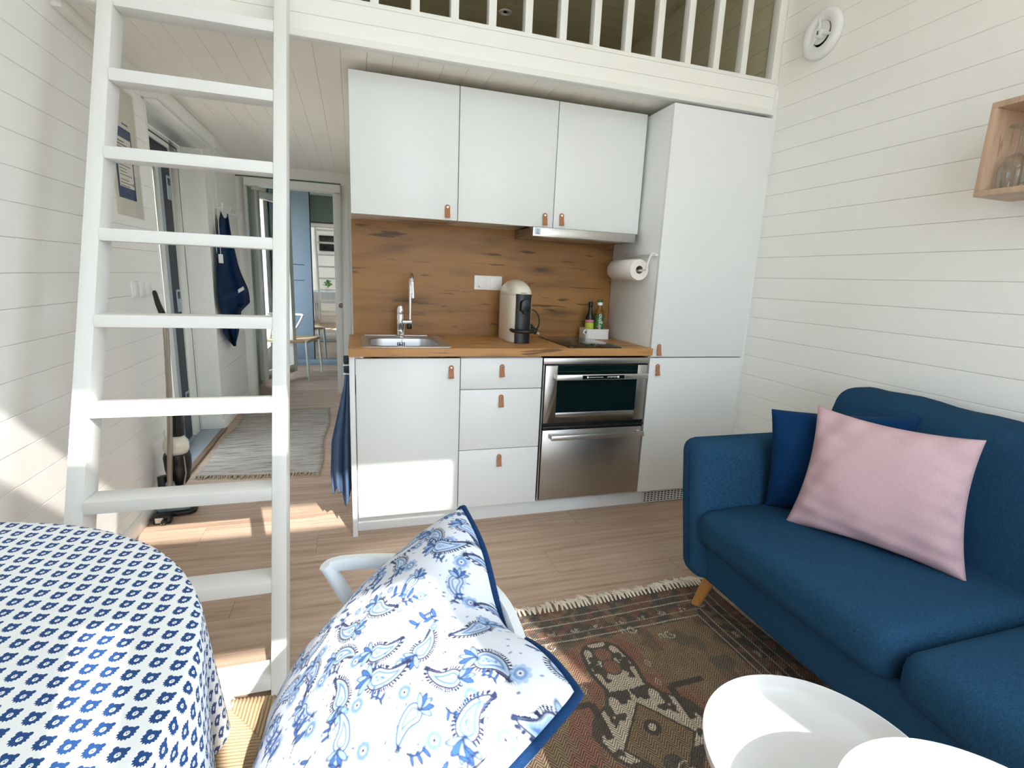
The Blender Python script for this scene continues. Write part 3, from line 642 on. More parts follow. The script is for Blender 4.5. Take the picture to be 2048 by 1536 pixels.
g = G(); g.tube([(cx+hw+.077,cy+.025,.955),(cx+hw+.089,cy+.02,.945)], .0024, 6); g.tube([(cx+hw+.085,cy+.035,.959),(cx+hw+.097,cy+.03,.949)], .0024, 6); g.build('plug_pin', M['chrome'], pc)
# box with two bottles
t = thing('bottle_box', 'small white box with a rope handle holding two oil bottles', 'box', (1.375,.40,.918))
g = G(); po = rpoly(1.302,1.452,.355,.475,.02); pi_ = rpoly(1.306,1.448,.359,.471,.017); n = len(po)
vs = ring(po,.9195)+ring(po,.978)+ring(pi_,.978)+ring(pi_,.925)
g.add(vs, [(i*n+k,i*n+(k+1)%n,(i+1)*n+(k+1)%n,(i+1)*n+k) for i in range(3) for k in range(n)]+[tuple(range(n-1,-1,-1)), tuple(3*n+k for k in range(n))])
g.build('shell', M['plasw'], t, smooth=40)
G().tube([(1.302,.375,.972),(1.290,.372,.966),(1.288,.372,.955),(1.303,.375,.945)], .005, 8).build('handle', M['plasw'], t)
G().lathe([(.009,0),(.009,-.002),(0,-.002)], (1.3045,.3735,.958), 'X', 12).build('handle_hole', M['dark'], t)
def bottle(x, y, prof, glass, cap, capm, labels, name, label, z0=.9255):
    t = thing(name, label, 'bottle', (x,y,z0))
    G().lathe(prof, (x,y,z0), 'Z', 24).build('glass_body', glass, t, smooth=45)
    G().lathe(cap, (x,y,z0), 'Z', 18).build('cap', capm, t, smooth=40)
    for nm, r, h0, h1, mt in labels: G().lathe([(r,h0),(r,h1)], (x,y,z0), 'Z', 24, cap=False).build(nm, mt, t)
    return t
bottle(1.343,.415,[(.001,0),(.024,0),(.026,.004),(.026,.105),(.022,.125),(.0125,.150),(.0115,.17),(.0115,.182),(0,.182)], M['botgreen'], [(.0135,.178),(.014,.18),(.014,.207),(.012,.209),(0,.209)], M['plasb'],
       [('lower_label',.0264,.05,.088,M['label_y']),('upper_label',.0264,.09,.104,M['label_p'])], 'oil_bottle', 'dark green bottle with a yellow label in the white box')
tb = bottle(1.404,.415,[(.001,0),(.027,0),(.029,.004),(.029,.05),(.027,.06),(.029,.07),(.029,.135),(.026,.150),(.0145,.170),(.0135,.192),(0,.192)], M['botamber'], [(.0155,.19),(.0155,.206),(.0145,.208),(.0145,.222),(0,.222)], M['inkw'],
       [('label',.0294,.055,.135,M['label_g']),('cap_top',.0150,.207,.223,M['label_g'])], 'oil_bottle', 'golden oil bottle with a green label in the white box')
text('brand_text', 'virgino', .034, M['inkw'], Matrix.Translation((1.394,.3845,1.020)) @ Matrix.Rotation(math.radians(-19),4,'Z') @ Matrix.Rotation(math.radians(90),4,'X') @ Matrix.Rotation(math.radians(90),4,'Z'), tb)
# paper towel on the tall cabinet's side
t = thing('paper_towel_holder', 'white wire paper towel holder on the tall cabinet side', 'holder', (1.48,.22,1.36))
g = G(); g.tube([(1.513,.30,1.395),(1.475,.30,1.40),(1.475,.02,1.398),(1.462,.008,1.392),(1.447,.002,1.36),(1.445,.012,1.322),(1.445,.05,1.318),(1.445,.34,1.318)], .0055, 10); g.build('wire', M['plasw'], t, smooth=60)
g = G(); g.box(1.498,1.5135,.02,.34,1.393,1.407); g.box(1.49,1.513,.045,.065,1.392,1.412); g.build('bracket', M['plasw'], t, bevel=.003)
t = thing('paper_towel_roll', 'white paper towel roll on the wire holder', 'paper roll', (1.445,.21,1.27))
g = G(); R0, R1 = .055, .021
g.lathe([(R1,0),(R0-.002,0),(R0,.003),(R0,.257),(R0-.002,.26),(R1,.26),(R1,0)], (1.445,.075,1.322), 'Y', 40, cap=False); g.build('roll', M['paper'], t, smooth=40)
G().lathe([(R1-.0015,.001),(R1,.0),(R1,.259)], (1.445,.075,1.322), 'Y', 30, cap=False).build('core', paint('cardboard', L((170,150,126)), .9), t)
# tea towel hanging at the end panel
t = thing('towel_hook', 'navy towel clip rail on the white end panel', 'hook', (-.03,.08,.85))
for z0, z1 in ((.835,.868),(.795,.825)): G().box(-.045,-.021,.06,.10,z0,z1).build('clip', M['navyframe'], t, bevel=.003)
for z in (.826,.785): G().box(-.0475,-.021,.057,.103,z,z+.006).build('clip_band', M['plasw'], t, bevel=.002)
def teatowel():
    g = G(); nu, nv = 50, 50
    ZL, XL_ = [.812,.732,.616,.517,.458,.30,.20], [-.036,-.047,-.073,-.096,-.109,-.118,-.112]
    def fn(u, v):
        bot = .135+.07*abs(math.sin((u-.02)*math.pi*1.55))**1.5 + (.05*(1-u) if u < .3 else 0)   # two hanging lobes
        z = .808-v*(.808-bot); xl = np.interp(-z, [-q for q in ZL], XL_); x = xl+(-.0235-xl)*u**.9
        fold = math.sin(u*math.pi*4.4+.5)*(.004+.020*v)+.006*math.sin(u*11+v*3)*v
        return (x, .078+fold-.02*v*(u-.5), z)
    g.grid(fn, nu, nv); return g
tw = teatowel().build('tea_towel', M['ktowel'], smooth=70)
md = tw.modifiers.new('solid', 'SOLIDIFY'); md.thickness = .003
tag(tw, 'slate blue tea towel hanging in folds from the end panel clip', 'towel')

# ================================================================== LADDER AND LOFT RAILING
LY0, LK = -.945, .388
t = thing('loft_ladder', 'white wooden ladder with flat treads leaning up to the loft', 'ladder', (-.49,-.9,0))
dh = .092
def stringer(x0, x1):
    zt = 2.285
    p = [(LY0,0),(LY0+dh,0),(LY0+dh+LK*zt,zt),(LY0+LK*zt,zt)]
    return G().prism(p, 'X', x0, x1).build('stringer', M['ladderw'], t, bevel=.003)
stringer(-.783, -.738); stringer(-.250, -.207)
for k in range(9):
    z = .285+.2565*k-.0                          # lower front edge
    y = LY0+LK*z
    if z > 2.3: continue
    G().box(-.738,-.250,y+.002,y+dh-.004,z,z+.038).build('tread', M['ladderw'], t, bevel=.003)
G().box(-.738,-.250,LY0+LK*.03+.002,LY0+LK*.03+dh-.004,.03,.068).build('tread', M['ladderw'], t, bevel=.003)

t = thing('loft_railing', 'white loft railing with square balusters above the kitchen', 'railing', (.6,.06,2.29))
G().box(-.99,2.128,.026,.085,2.290,2.308).build('bottom_rail', M['trimw'], t, bevel=.003)
G().box(-.99,2.128,.026,.085,3.06,3.10).build('top_rail', M['trimw'], t, bevel=.003)
bmesh_ = G().box(0,.034,0,.045,0,.752).mesh('baluster', bevel=.002); bmesh_.materials.append(M['trimw'])
x = .256-7*.1637
while x < 2.05:
    o = bpy.data.objects.new('baluster', bmesh_); COL.objects.link(o); o.parent = t; o.matrix_parent_inverse = inv_of(t); o.location = (x, .033, 2.308); x += .1637
G().box(2.085,2.128,.030,.08,2.308,3.06).build('end_post', M['trimw'], t, bevel=.002)
t = thing('ceiling_downlight', 'small round downlight in the dark loft ceiling', 'downlight', (1.045,1.475,3.04))
G().lathe([(.045,0),(.043,-.006),(.030,-.006),(.028,.004),(0,.004)], (1.045,1.475,3.049), 'Z', 28).build('trim_ring', M['plasw'], t, smooth=30)
G().lathe([(.026,0),(.016,-.003),(0,-.003)], (1.045,1.475,3.052), 'Z', 20).build('lens', M['vacgrey'], t)

# ================================================================== LEFT WALL ITEMS
t = thing('house_rules_sheet', 'clear framed notice with navy border on the left wall behind the ladder', 'notice', (-.985,.57,1.46))
G().box(-.990,-.9865,.425,.722,1.462,2.02).build('backing', M['posterpaper'], t, bevel=.001)
pr = G().box(-.9866,-.9858,.455,.650,1.535,1.845).build('print', M['posternavy'], t, smooth=0)
G().box(-.9859,-.9853,.475,.636,1.585,1.80).build('paper', M['posterpaper'], pr, smooth=0)
g = G(); rr = random.Random(3)
for k in range(14):
    z = 1.785-k*.0135-(.01 if k > 4 else 0)-(.008 if k > 10 else 0); g.box(-.9853,-.9850,.485,.485+.135*rr.uniform(.45,1),z-(.0045 if k in (0,1,5) else .003),z)
g.box(-.9853,-.9850,.618,.628,1.598,1.612); g.build('text_line', M['ink'], pr, smooth=0)
g = G(); g.box(-.9858,-.9854,.56,.625,1.862,1.868); g.box(-.9858,-.9852,.50,.60,1.553,1.557); g.build('header_line', M['posternavy'], t, smooth=0)
G().box(-.9855,-.9835,.42,.727,1.455,2.025).build('cover', M['acrylic'], t, smooth=0)
t = thing('light_switch', 'triple white light switch on the left wall', 'switch', (-.985,.59,1.08))
for k in range(3):
    y = .474+k*.08
    G().box(-.990,-.981,y,y+.0775,1.083,1.162).build('plate', M['plasw'], t, bevel=.002)
    rk = G(); rk.hexa([(-.982,y+.011,1.093),(-.982,y+.066,1.093),(-.977,y+.066,1.093),(-.977,y+.011,1.093),(-.982,y+.011,1.152),(-.982,y+.066,1.152),(-.9795,y+.066,1.152),(-.9795,y+.011,1.152)]); rk.build('rocker', M['plasw'], t, bevel=.001)
t = thing('wall_socket', 'single white socket low on the left wall behind the vacuum', 'socket', (-.985,.72,.3))
G().box(-.990,-.980,.70,.78,.29,.37).build('plate', M['plasw'], t, bevel=.002)
G().lathe([(.02,0),(.02,.004),(0,.003)], (-.981,.74,.33), 'X', 16).build('insert', M['plasw'], t)
# stick vacuum
t = thing('stick_vacuum', 'upright stick vacuum cleaner with champagne shaft leaning by the left wall', 'vacuum cleaner', (-.88,.47,0))
vx, vy = -.87, .50
fp = [(-.896,.425,.15),(-.893,.432,.22),(-.888,.445,.32),(-.882,.462,.45),(-.876,.482,.65),(-.871,.495,.88),(-.871,.50,.95)]
g = G(); g.tube(fp, .021, 10, flat=.55); g.build('shaft', M['vacsilver'], t, smooth=50)
g = G(); g.tube([(-.871,.50,.945),(-.872,.503,.985),(-.882,.51,1.01),(-.90,.52,1.06),(-.912,.53,1.11),(-.913,.531,1.12)], [.022,.022,.02,.017,.014,.009], 10, flat=.7); g.build('grip', M['plasb'], t, smooth=60)
bx_, by_ = -.885, .535
G().lathe([(.02,0),(.03,.004),(.032,.06),(.030,.14),(.022,.145)], (bx_+.012,by_,.385), 'Z', 20).build('motor_neck', M['plasb'], t, smooth=40)
G().lathe([(.03,0),(.05,.01),(.058,.04),(.055,.075),(.035,.1),(.02,.105)], (bx_,by_,.285), 'Z', 24).build('filter_housing', M['cream'], t, smooth=50)
G().lathe([(.024,0),(.046,.008),(.05,.025),(.046,.045),(.02,.05)], (bx_,by_,.52), 'Z', 24).build('upper_cap', M['cream'], t, smooth=50)
G().lathe([(.030,0),(.050,.03),(.060,.09),(.063,.15),(.058,.17)], (bx_,by_,.125), 'Z', 24).build('dust_bin', M['plasb'], t, smooth=50)
G().tube([(-.93,.45,.12),(-.935,.46,.20)], [.026,.024], 12).build('hose_stub', M['plasb'], t)
G().tube([(-.842,.49,.29),(-.838,.485,.20),(-.850,.47,.13)], .004, 6).build('bin_trim', M['vacsilver'], t)
hd_ = G(); hd_.prism([(-.99+.0,0)]*0 or [(-.965,.385),(-.965,.44),(-.95,.48),(-.83,.50),(-.79,.48),(-.79,.425),(-.81,.405)], 'Z', .006, .026); hd_.build('floor_head', M['plasb'], t, bevel=.006)
G().prism([(-.955,.395),(-.945,.46),(-.83,.485),(-.81,.418)], 'Z', .022, .062).build('head_cover', M['vacgrey'], t, bevel=.014, seg=3)
G().tube([(-.905,.47,.07),(-.90,.45,.12),(-.896,.43,.17)], [.028,.024,.02], 12).build('swivel_neck', M['vacgrey'], t)
G().tube([(-.84,.47,.075),(-.855,.46,.095),(-.87,.455,.09)], .012, 10).build('head_pipe', M['vacgrey'], t)
t = thing('vacuum_charger', 'black plug charger with thin cord lying on the floor by the baseboard', 'charger', (-.91,.36,0))
G().prism(rpoly(-.955,-.875,.325,.375,.012), 'Z', .001, .042).build('housing', M['plasb'], t, bevel=.006)
G().box(-.94,-.905,.3235,.3252,.008,.034).build('rating_label', M['posterpaper'], t, smooth=0)
g = G(); g.tube([(-.90,.325,.02),(-.90,.305,.018)], .012, 10); g.build('plug', M['plasb'], t)
for dx in (-.006,.006): G().tube([(-.90+dx,.306,.018),(-.90+dx,.29,.018)], .0022, 6).build('pin', M['chrome'], t)
G().tube([(-.955,.35,.02),(-.975,.36,.01),(-.985,.40,.05),(-.972,.43,.10),(-.955,.45,.13),(-.93,.455,.15)], .0022, 6).build('cord', M['plasb'], t)
# hooks and towel in the hall
for i, (y, z) in enumerate(((2.16,1.692),(2.42,1.692),(2.66,1.692),(2.86,1.692))):
    t = thing('wall_hook', ['white wall hook nearest the blind chain', 'second white wall hook with a towel corner on it', 'third white wall hook carrying the dark towel', 'white wall hook beside the hall door casing'][i], 'hook', (-.985,y,z), 'coat hooks on the hall wall')
    G().box(-.990,-.984,y-.018,y+.018,z-.02,z+.012).build('base', M['plasw'], t, bevel=.002)
    G().tube([(-.985,y,z-.012),(-.955,y,z-.014),(-.935,y,z-.006),(-.930,y,z+.022)], .006, 8).build('prong', M['plasw'], t, smooth=60)
def hangtowel():
    g = G(); nu, nv = 50, 70
    ZZ = [1.660,1.516,1.403,1.26,1.20,1.053,1.0,.918,.87,.755,.68,.605]
    YL_ = [2.145,2.05,1.993,1.96,1.947,1.925,1.916,1.99,2.01,1.98,2.12,2.30]; YR_ = [2.392,2.453,2.54,2.661,2.74,3.017,3.06,3.08,2.66,2.57,2.47,2.33]
    def fn(u, v):
        z = 1.66-1.055*v; yl = np.interp(-z, [-q for q in ZZ], YL_); yr = np.interp(-z, [-q for q in ZZ], YR_)
        if v < .06: z -= .045*math.sin(u*math.pi)*(1-v/.06)
        y = yl+(yr-yl)*u; x = -.958+.055*u*min(1,v*2)+.010*math.sin(u*8+v*3)+.006*math.sin(u*15-v*5)*v
        k = (x-.0084)/(-.945-.0084)
        return (max(-.98,x), -2.354+(y+2.354)*k, 1.25+(z-1.25)*k)
    g.grid(fn, nu, nv); return g, fn
tg, tfn = hangtowel()
tw = tg.build('bath_towel', M['towel'], smooth=80)
md = tw.modifiers.new('solid', 'SOLIDIFY'); md.thickness = .006; md.offset = 1
tag(tw, 'dark navy bath towel hanging from the hooks in the hall', 'towel')
off = Vector((.012,-.006,0))
g = G(); g.grid(lambda u, v: Vector(tfn(.52+.24*u, .548+.028*v+.02*(1-u)))+off*1.5, 6, 3); g.build('care_tag', M['inkw'], tw, smooth=40)
g = G(); g.grid(lambda u, v: Vector(tfn(.02+.9*u, .60-.035*u+.038*v))+off, 24, 4); g.build('woven_band', M['piping'], tw, smooth=60)
# woven runner
def runner_mat():
    k = N('rag_weave'); v = k.coord(scale=(3,170,1)); a = k.noise(v, 1, 3, .6); b = k.noise(k.coord(scale=(26,300,1)), 1, 3, .6)
    c = k.ramp(a, [(.34,L((96,82,70))),(.44,L((170,160,150))),(.55,L((206,200,192))),(.7,L((224,220,212)))])
    dk = k.ramp(k.noise(k.coord(scale=(5,95,1), loc=(2,.4,0)), 1, 2), [(.58,(0,0,0)),(.66,(1,1,1))])
    c = k.mix(k.math('MULTIPLY', dk, .75), c, L((92,80,70))); c = k.mix(k.math('MULTIPLY', b, .5), c, L((150,140,130)))
    k.set(col=c, rough=.95, spec=.1); k.bump(k.math('ADD', a, b), .8, .006); return k.m
t = thing('woven_runner', 'grey and cream striped rag runner on the hall floor', 'rug', (-.56,1.68,0))
def rfn(u, v):
    x = -.225-.70*u+ .012*math.sin(v*11)+.01*v; y = .90+1.56*v+.03*(u-.5)*(1-v)*2+.008*math.sin(u*9)
    return (x, y, .009+.0012*math.sin(v*260)+.0008*math.sin(v*97+u*3))
g = G(); g.grid(rfn, 24, 420); wv = g.build('weave', runner_mat(), t, smooth=80); md = wv.modifiers.new('solid','SOLIDIFY'); md.thickness = .007; md.offset = -1
rr = random.Random(5); g = G()
for end, s in ((0,-1),(1,1)):
    for k in range(90):
        u = (k+.5)/90; p = Vector(rfn(u,end)); q = p+Vector((rr.uniform(-.02,.02), s*rr.uniform(.03,.05), -.006))
        g.tube([p,(p+q)/2+Vector((0,0,.001)),q], [.003,.0028,.002], 4)
fr = g.build('fringe', paint('jute_fringe', L((186,170,146)), .9), t); fr['kind'] = 'stuff'

# ================================================================== RIGHT WALL ITEMS
t = thing('round_air_vent', 'round white air valve high on the right wall', 'air vent', (2.12,-.217,2.42))
vc = (2.13,-.222,2.425)
G().lathe([(.052,-.002),(.104,-.002),(.106,-.006),(.104,-.02),(.098,-.028),(.086,-.032),(.066,-.030),(.056,-.022),(.052,-.002)], vc, 'X', 48, cap=False).build('outer_ring', M['plasw'], t, smooth=40)
G().lathe([(.056,-.003),(0,-.003)], vc, 'X', 32).build('back_opening', M['dark'], t)
G().lathe([(.05,-.008),(.048,-.012),(.0,-.012)], (vc[0],vc[1]+.012,vc[2]+.012), 'X', 28).build('valve_disc', M['plasw'], t, smooth=30)
hb = G().lathe([(.020,-.012),(.019,-.034),(.016,-.038),(0,-.039)], vc, 'X', 24).build('hub', M['plasw'], t, smooth=40)
G().box(2.089,2.0915,-.225,-.219,2.417,2.433).build('hub_slot', M['ink'], hb, smooth=0)
for a in (80, 200, 320):
    ar = math.radians(a); G().tube([(2.104,vc[1]+.012*math.cos(ar),vc[2]+.012*math.sin(ar)),(2.105,vc[1]+.068*math.cos(ar),vc[2]+.068*math.sin(ar))], .006, 8).build('spoke', M['plasw'], t)
t = thing('wall_shelf', 'open wooden box shelf with wine glasses on the right wall', 'shelf', (2.04,-1.3,1.573))
sx0, sx1, sy0, sy1, sz0, sz1, th = 1.95, 2.13, -1.53, -1.11, 1.573, 1.856, .018
G().box(sx0,sx1,sy0,sy1,sz0,sz0+th).build('bottom_board', M['oaky'], t, bevel=.001); G().box(sx0,sx1,sy0,sy1,sz1-th,sz1).build('top_board', M['oaky'], t, bevel=.001)
G().box(sx0,sx1,sy1-th,sy1,sz0+th,sz1-th).build('side_board', M['oaky'], t, bevel=.001); G().box(sx0,sx1,sy0,sy0+th,sz0+th,sz1-th).build('side_board', M['oaky'], t, bevel=.001)
wg = [(.032,0),(.037,.03),(.040,.055),(.036,.08),(.022,.10),(.006,.112),(.0042,.125),(.0042,.178),(.008,.185),(.034,.1905),(.034,.192),(0,.1935)]
for i, (x, y, lb) in enumerate(((2.012,-1.172,'upside down wine glass at the near left end of the box shelf'),(2.065,-1.262,'upside down wine glass partly cut off by the right picture edge'))):
    gl = G().lathe(wg, (x,y,sz0+th), 'Z', 32, cap=False).build('wine_glass', M['wineglass'], smooth=50)
    tag(gl, lb, 'wine glass', 'upside down wine glasses')

# ================================================================== SOFT FURNITURE
def soft(x0, x1, y0, y1, z0, z1, r, n=14, fn=None):
    """rounded block made of a projected cube grid; fn may reshape each point"""
    c = Vector(((x0+x1)/2,(y0+y1)/2,(z0+z1)/2)); h = Vector(((x1-x0)/2,(y1-y0)/2,(z1-z0)/2)); g = G()
    def axis_pts(hh):
        k = max(2, int((hh-r)/.03)); inner = [-(hh-r)+2*(hh-r)*i/k for i in range(k+1)]
        e = [r*math.sin(math.radians(a)) for a in (20,40,60,75,90)]
        return [-(hh-r)-q for q in reversed(e)]+inner+[(hh-r)+q for q in e]
    A = [axis_pts(h[i]) for i in range(3)]
    def proj(p):
        q = Vector([max(-(h[i]-r), min(h[i]-r, p[i])) for i in range(3)]); d = p-q
        if d.length > 1e-9:
            m = max(abs(d[i]) for i in range(3)); d = d.normalized()*r
        p = c+q+d
        return fn(p) if fn else p
    for ax in range(3):
        a, b = [i for i in range(3) if i != ax]
        for s in (-1, 1):
            vs = []; fs = []; na, nb = len(A[a]), len(A[b])
            for j in range(nb):
                for i in range(na):
                    p = Vector((0,0,0)); p[ax] = s*h[ax]; p[a] = A[a][i]; p[b] = A[b][j]; vs.append(proj(p))
            for j in range(nb-1):
                for i in range(na-1):
                    f = (j*na+i, j*na+i+1, (j+1)*na+i+1, (j+1)*na+i); fs.append(f if (s > 0) == (ax != 1) else f[::-1])
            g.add(vs, fs)
    return g
def pillow(corners, thick, n=40, pinch=.07, wr=.004, seed=1, fn=None, back=None, bulge=.45):
    A, B, C, D = [Vector(c) for c in corners]      # top-left, top-right, bottom-right, bottom-left seen from the front
    nrm = ((B-D).cross(A-C)).normalized()*1.0
    rs = np.random.RandomState(seed); ph = rs.uniform(0, 6.28, 12)
    def f(u, v, side):
        a, b = 2*u-1, 2*v-1
        ua = a*(1-pinch*(1-b*b)*abs(a)**2); vb = b*(1-pinch*(1-a*a)*abs(b)**2)
        s, t_ = (ua+1)/2, (vb+1)/2
        p = (D*(1-s)+C*s)*(1-t_)+(A*(1-s)+B*s)*t_
        e = max(0, (1-a*a))*max(0, (1-b*b)); hgt = thick/2*e**bulge
        k = (1-e)**2*e**.3
        w_ = wr*k*(math.sin(9*a+7*b+ph[0])+math.sin(15*a-8*b+ph[1])+.7*math.sin(23*b+4*a+ph[2]))+wr*.5*e*math.sin(5*a+3*b+ph[3])
        p = p+nrm*(side*(hgt)+w_*(1 if e > 0 else 0))
        return fn(p, u, v, side, e) if fn else p
    return f

# ---- sofa
t = thing('sofa', 'dark blue fabric two seat sofa with beech legs along the right wall', 'sofa', (1.65,-1.65,0))
def armfn(p):
    p = p.copy(); p.y += .19*(p.z-.45); p.x += .10*max(0, (.42-p.z))*0 + .03*max(0,p.z-.5); return p
soft(1.185,2.06,-.925,-.795,.185,.690,.052,fn=armfn).build('arm', M['sofa'], t, smooth=80)
def armfn2(p):
    p = p.copy(); p.y -= .19*(p.z-.45); return p
soft(1.185,2.06,-2.49,-2.36,.185,.690,.052,fn=armfn2).build('arm', M['sofa'], t, smooth=80)
soft(1.222,2.06,-2.40,-.90,.188,.345,.02).build('base_frame', M['sofa'], t, smooth=80)
for y0, y1 in ((-1.630,-.900),(-2.372,-1.640)):
    def cf(p, y0=y0, y1=y1):
        p = p.copy(); a = (p.x-1.47)/.30; b = (p.y-(y0+y1)/2)/((y1-y0)/2)
        if p.z > .40: p.z += .016*max(0,1-a*a)*max(0,1-b*b)+.002*math.sin(p.x*31)*math.sin(p.y*23)
        p.x -= .012*max(0,1-b*b)*(1 if p.x < 1.3 else 0); return p
    soft(1.190,1.83,y0,y1,.322,.458,.052,fn=cf).build('seat_cushion', M['sofa'], t, smooth=80)
def bf(p):
    p = p.copy(); p.x += .34*(p.z-.45); b = (p.y+1.62)/.84
    if p.x < 1.95: p.x -= .018*max(0,1-b*b)*(1-abs(p.z-.62)/.3)
    p.z += .008*math.sin(p.y*5)+.004*math.sin(p.y*23)*(1 if p.z > .8 else 0); return p
soft(1.765,1.965,-2.46,-.775,.36,.868,.062,fn=bf).build('back_cushion', M['sofa'], t, smooth=80)
g = G(); g.tube([armfn(Vector((1.1835,-.87+0*q,.24+q*.41))) for q in [i/10 for i in range(11)]], .0016, 6); g.build('arm_seam', M['navy'], t)
for x, y, dx, dy in ((1.325,-.895,-.035,.05),(1.325,-2.40,-.035,-.04),(1.95,-.88,.03,.04),(1.95,-2.40,.03,-.04)):
    G().tube([(x,y,.19),(x+dx,y+dy,.0)], [.026,.017], 16).build('leg', M['legwood'], t, smooth=50)

# ---- sofa pillows
f = pillow(((1.520,-1.045,.868),(1.735,-1.420,.852),(1.650,-1.500,.458),(1.425,-1.075,.458)), .17, pinch=.10, wr=.008, seed=4)
def two_sided(name, f, n, mat):
    g = G(); g.grid(lambda u, v: f(u,v,1), n, n); g.grid(lambda u, v: f(1-u,v,-1), n, n); return g.build(name, mat, smooth=80)
tag(two_sided('throw_pillow', f, 56, M['pink']), 'pale pink square pillow leaning on the blue sofa', 'pillow')
f = pillow(((1.440,-.930,.828),(1.835,-1.175,.850),(1.82,-1.20,.462),(1.455,-.950,.462)), .13, pinch=.05, wr=.004, seed=9)
tag(two_sided('throw_pillow', f, 50, M['navy']), 'dark navy pillow in the sofa corner behind the pink one', 'pillow')

# ================================================================== ROUND TRAY TABLES
def tray_table(x, y, z, r, label, feet):
    t = thing('tray_table', label, 'side table', (x,y,0), 'white tray tables in front of the sofa')
    prof = [(0,0),(r-.030,0),(r-.012,.004),(r-.004,.015),(r,.035),(r+.002,.036),(r+.003,.034),(r-.001,.013),(r-.009,.0),(r-.028,-.004),(0,-.004)]
    G().lathe(prof, (x,y,z-.034), 'Z', 96, cap=False).build('tray', M['traywhite'], t, smooth=45)
    for a in feet:
        ar = math.radians(a); G().tube([(x+(r-.02)*math.cos(ar),y+(r-.02)*math.sin(ar),.008),(x+(r-.02)*math.cos(ar),y+(r-.02)*math.sin(ar),z-.04)], .0065, 10).build('leg', M['traywhite'], t)
    G().lathe([(r-.026,.0),(r-.014,0),(r-.014,.012),(r-.026,.012),(r-.026,0)], (x,y,.001), 'Z', 64, cap=False).build('foot_ring', M['traywhite'], t)
    G().lathe([(r-.03,.0),(r-.014,0),(r-.014,.010),(r-.03,.010),(r-.03,0)], (x,y,z-.052), 'Z', 64, cap=False).build('support_ring', M['traywhite'], t)
tray_table(.815,-1.792,.405,.207,'lower round white tray table whose tray is partly overlapped', (200,320,80))
tray_table(.833,-2.058,.502,.209,'higher round white tray table at the bottom picture edge', (200,320,80))

# ================================================================== KILIM RUG
def colour_mesh(name, P, Cc, mat, parent=None, wrapflip=False):
    nv, nu = P.shape[:2]; me = bpy.data.meshes.new(name); me.vertices.add(nv*nu); me.vertices.foreach_set('co', P.reshape(-1).astype(np.float32))
    i = (np.arange(nv-1)[:,None]*nu+np.arange(nu-1)[None,:]).reshape(-1); q = np.stack([i,i+1,i+nu+1,i+nu],1)
    if wrapflip: q = q[:,::-1]
    m = len(q); me.loops.add(m*4); me.loops.foreach_set('vertex_index', q.reshape(-1).astype(np.int32)); me.polygons.add(m)
    me.polygons.foreach_set('loop_start', np.arange(0,m*4,4,dtype=np.int32)); me.update(calc_edges=True); me.validate()
    me.polygons.foreach_set('use_smooth', np.ones(m, dtype=bool))
    at = me.color_attributes.new('dye', 'FLOAT_COLOR', 'POINT'); rgba = np.ones((nv*nu,4), np.float32); rgba[:,:3] = Cc.reshape(-1,3); at.data.foreach_set('color', rgba.reshape(-1))
    return link(name, me, mat, parent)
RX0, RX1, RY0, RLEN = .162, 1.432, -.745, 1.45
def vnoise(x, y, s, seed):
    rs = np.random.RandomState(seed); T = rs.rand(64,64); a, b = x/s, y/s; i, j = np.floor(a).astype(int), np.floor(b).astype(int); fx, fy = a-i, b-j
    fx = fx*fx*(3-2*fx); fy = fy*fy*(3-2*fy); t = lambda p, q: T[p % 64, q % 64]
    return (t(i,j)*(1-fx)+t(i+1,j)*fx)*(1-fy)+(t(i,j+1)*(1-fx)+t(i+1,j+1)*fx)*fy
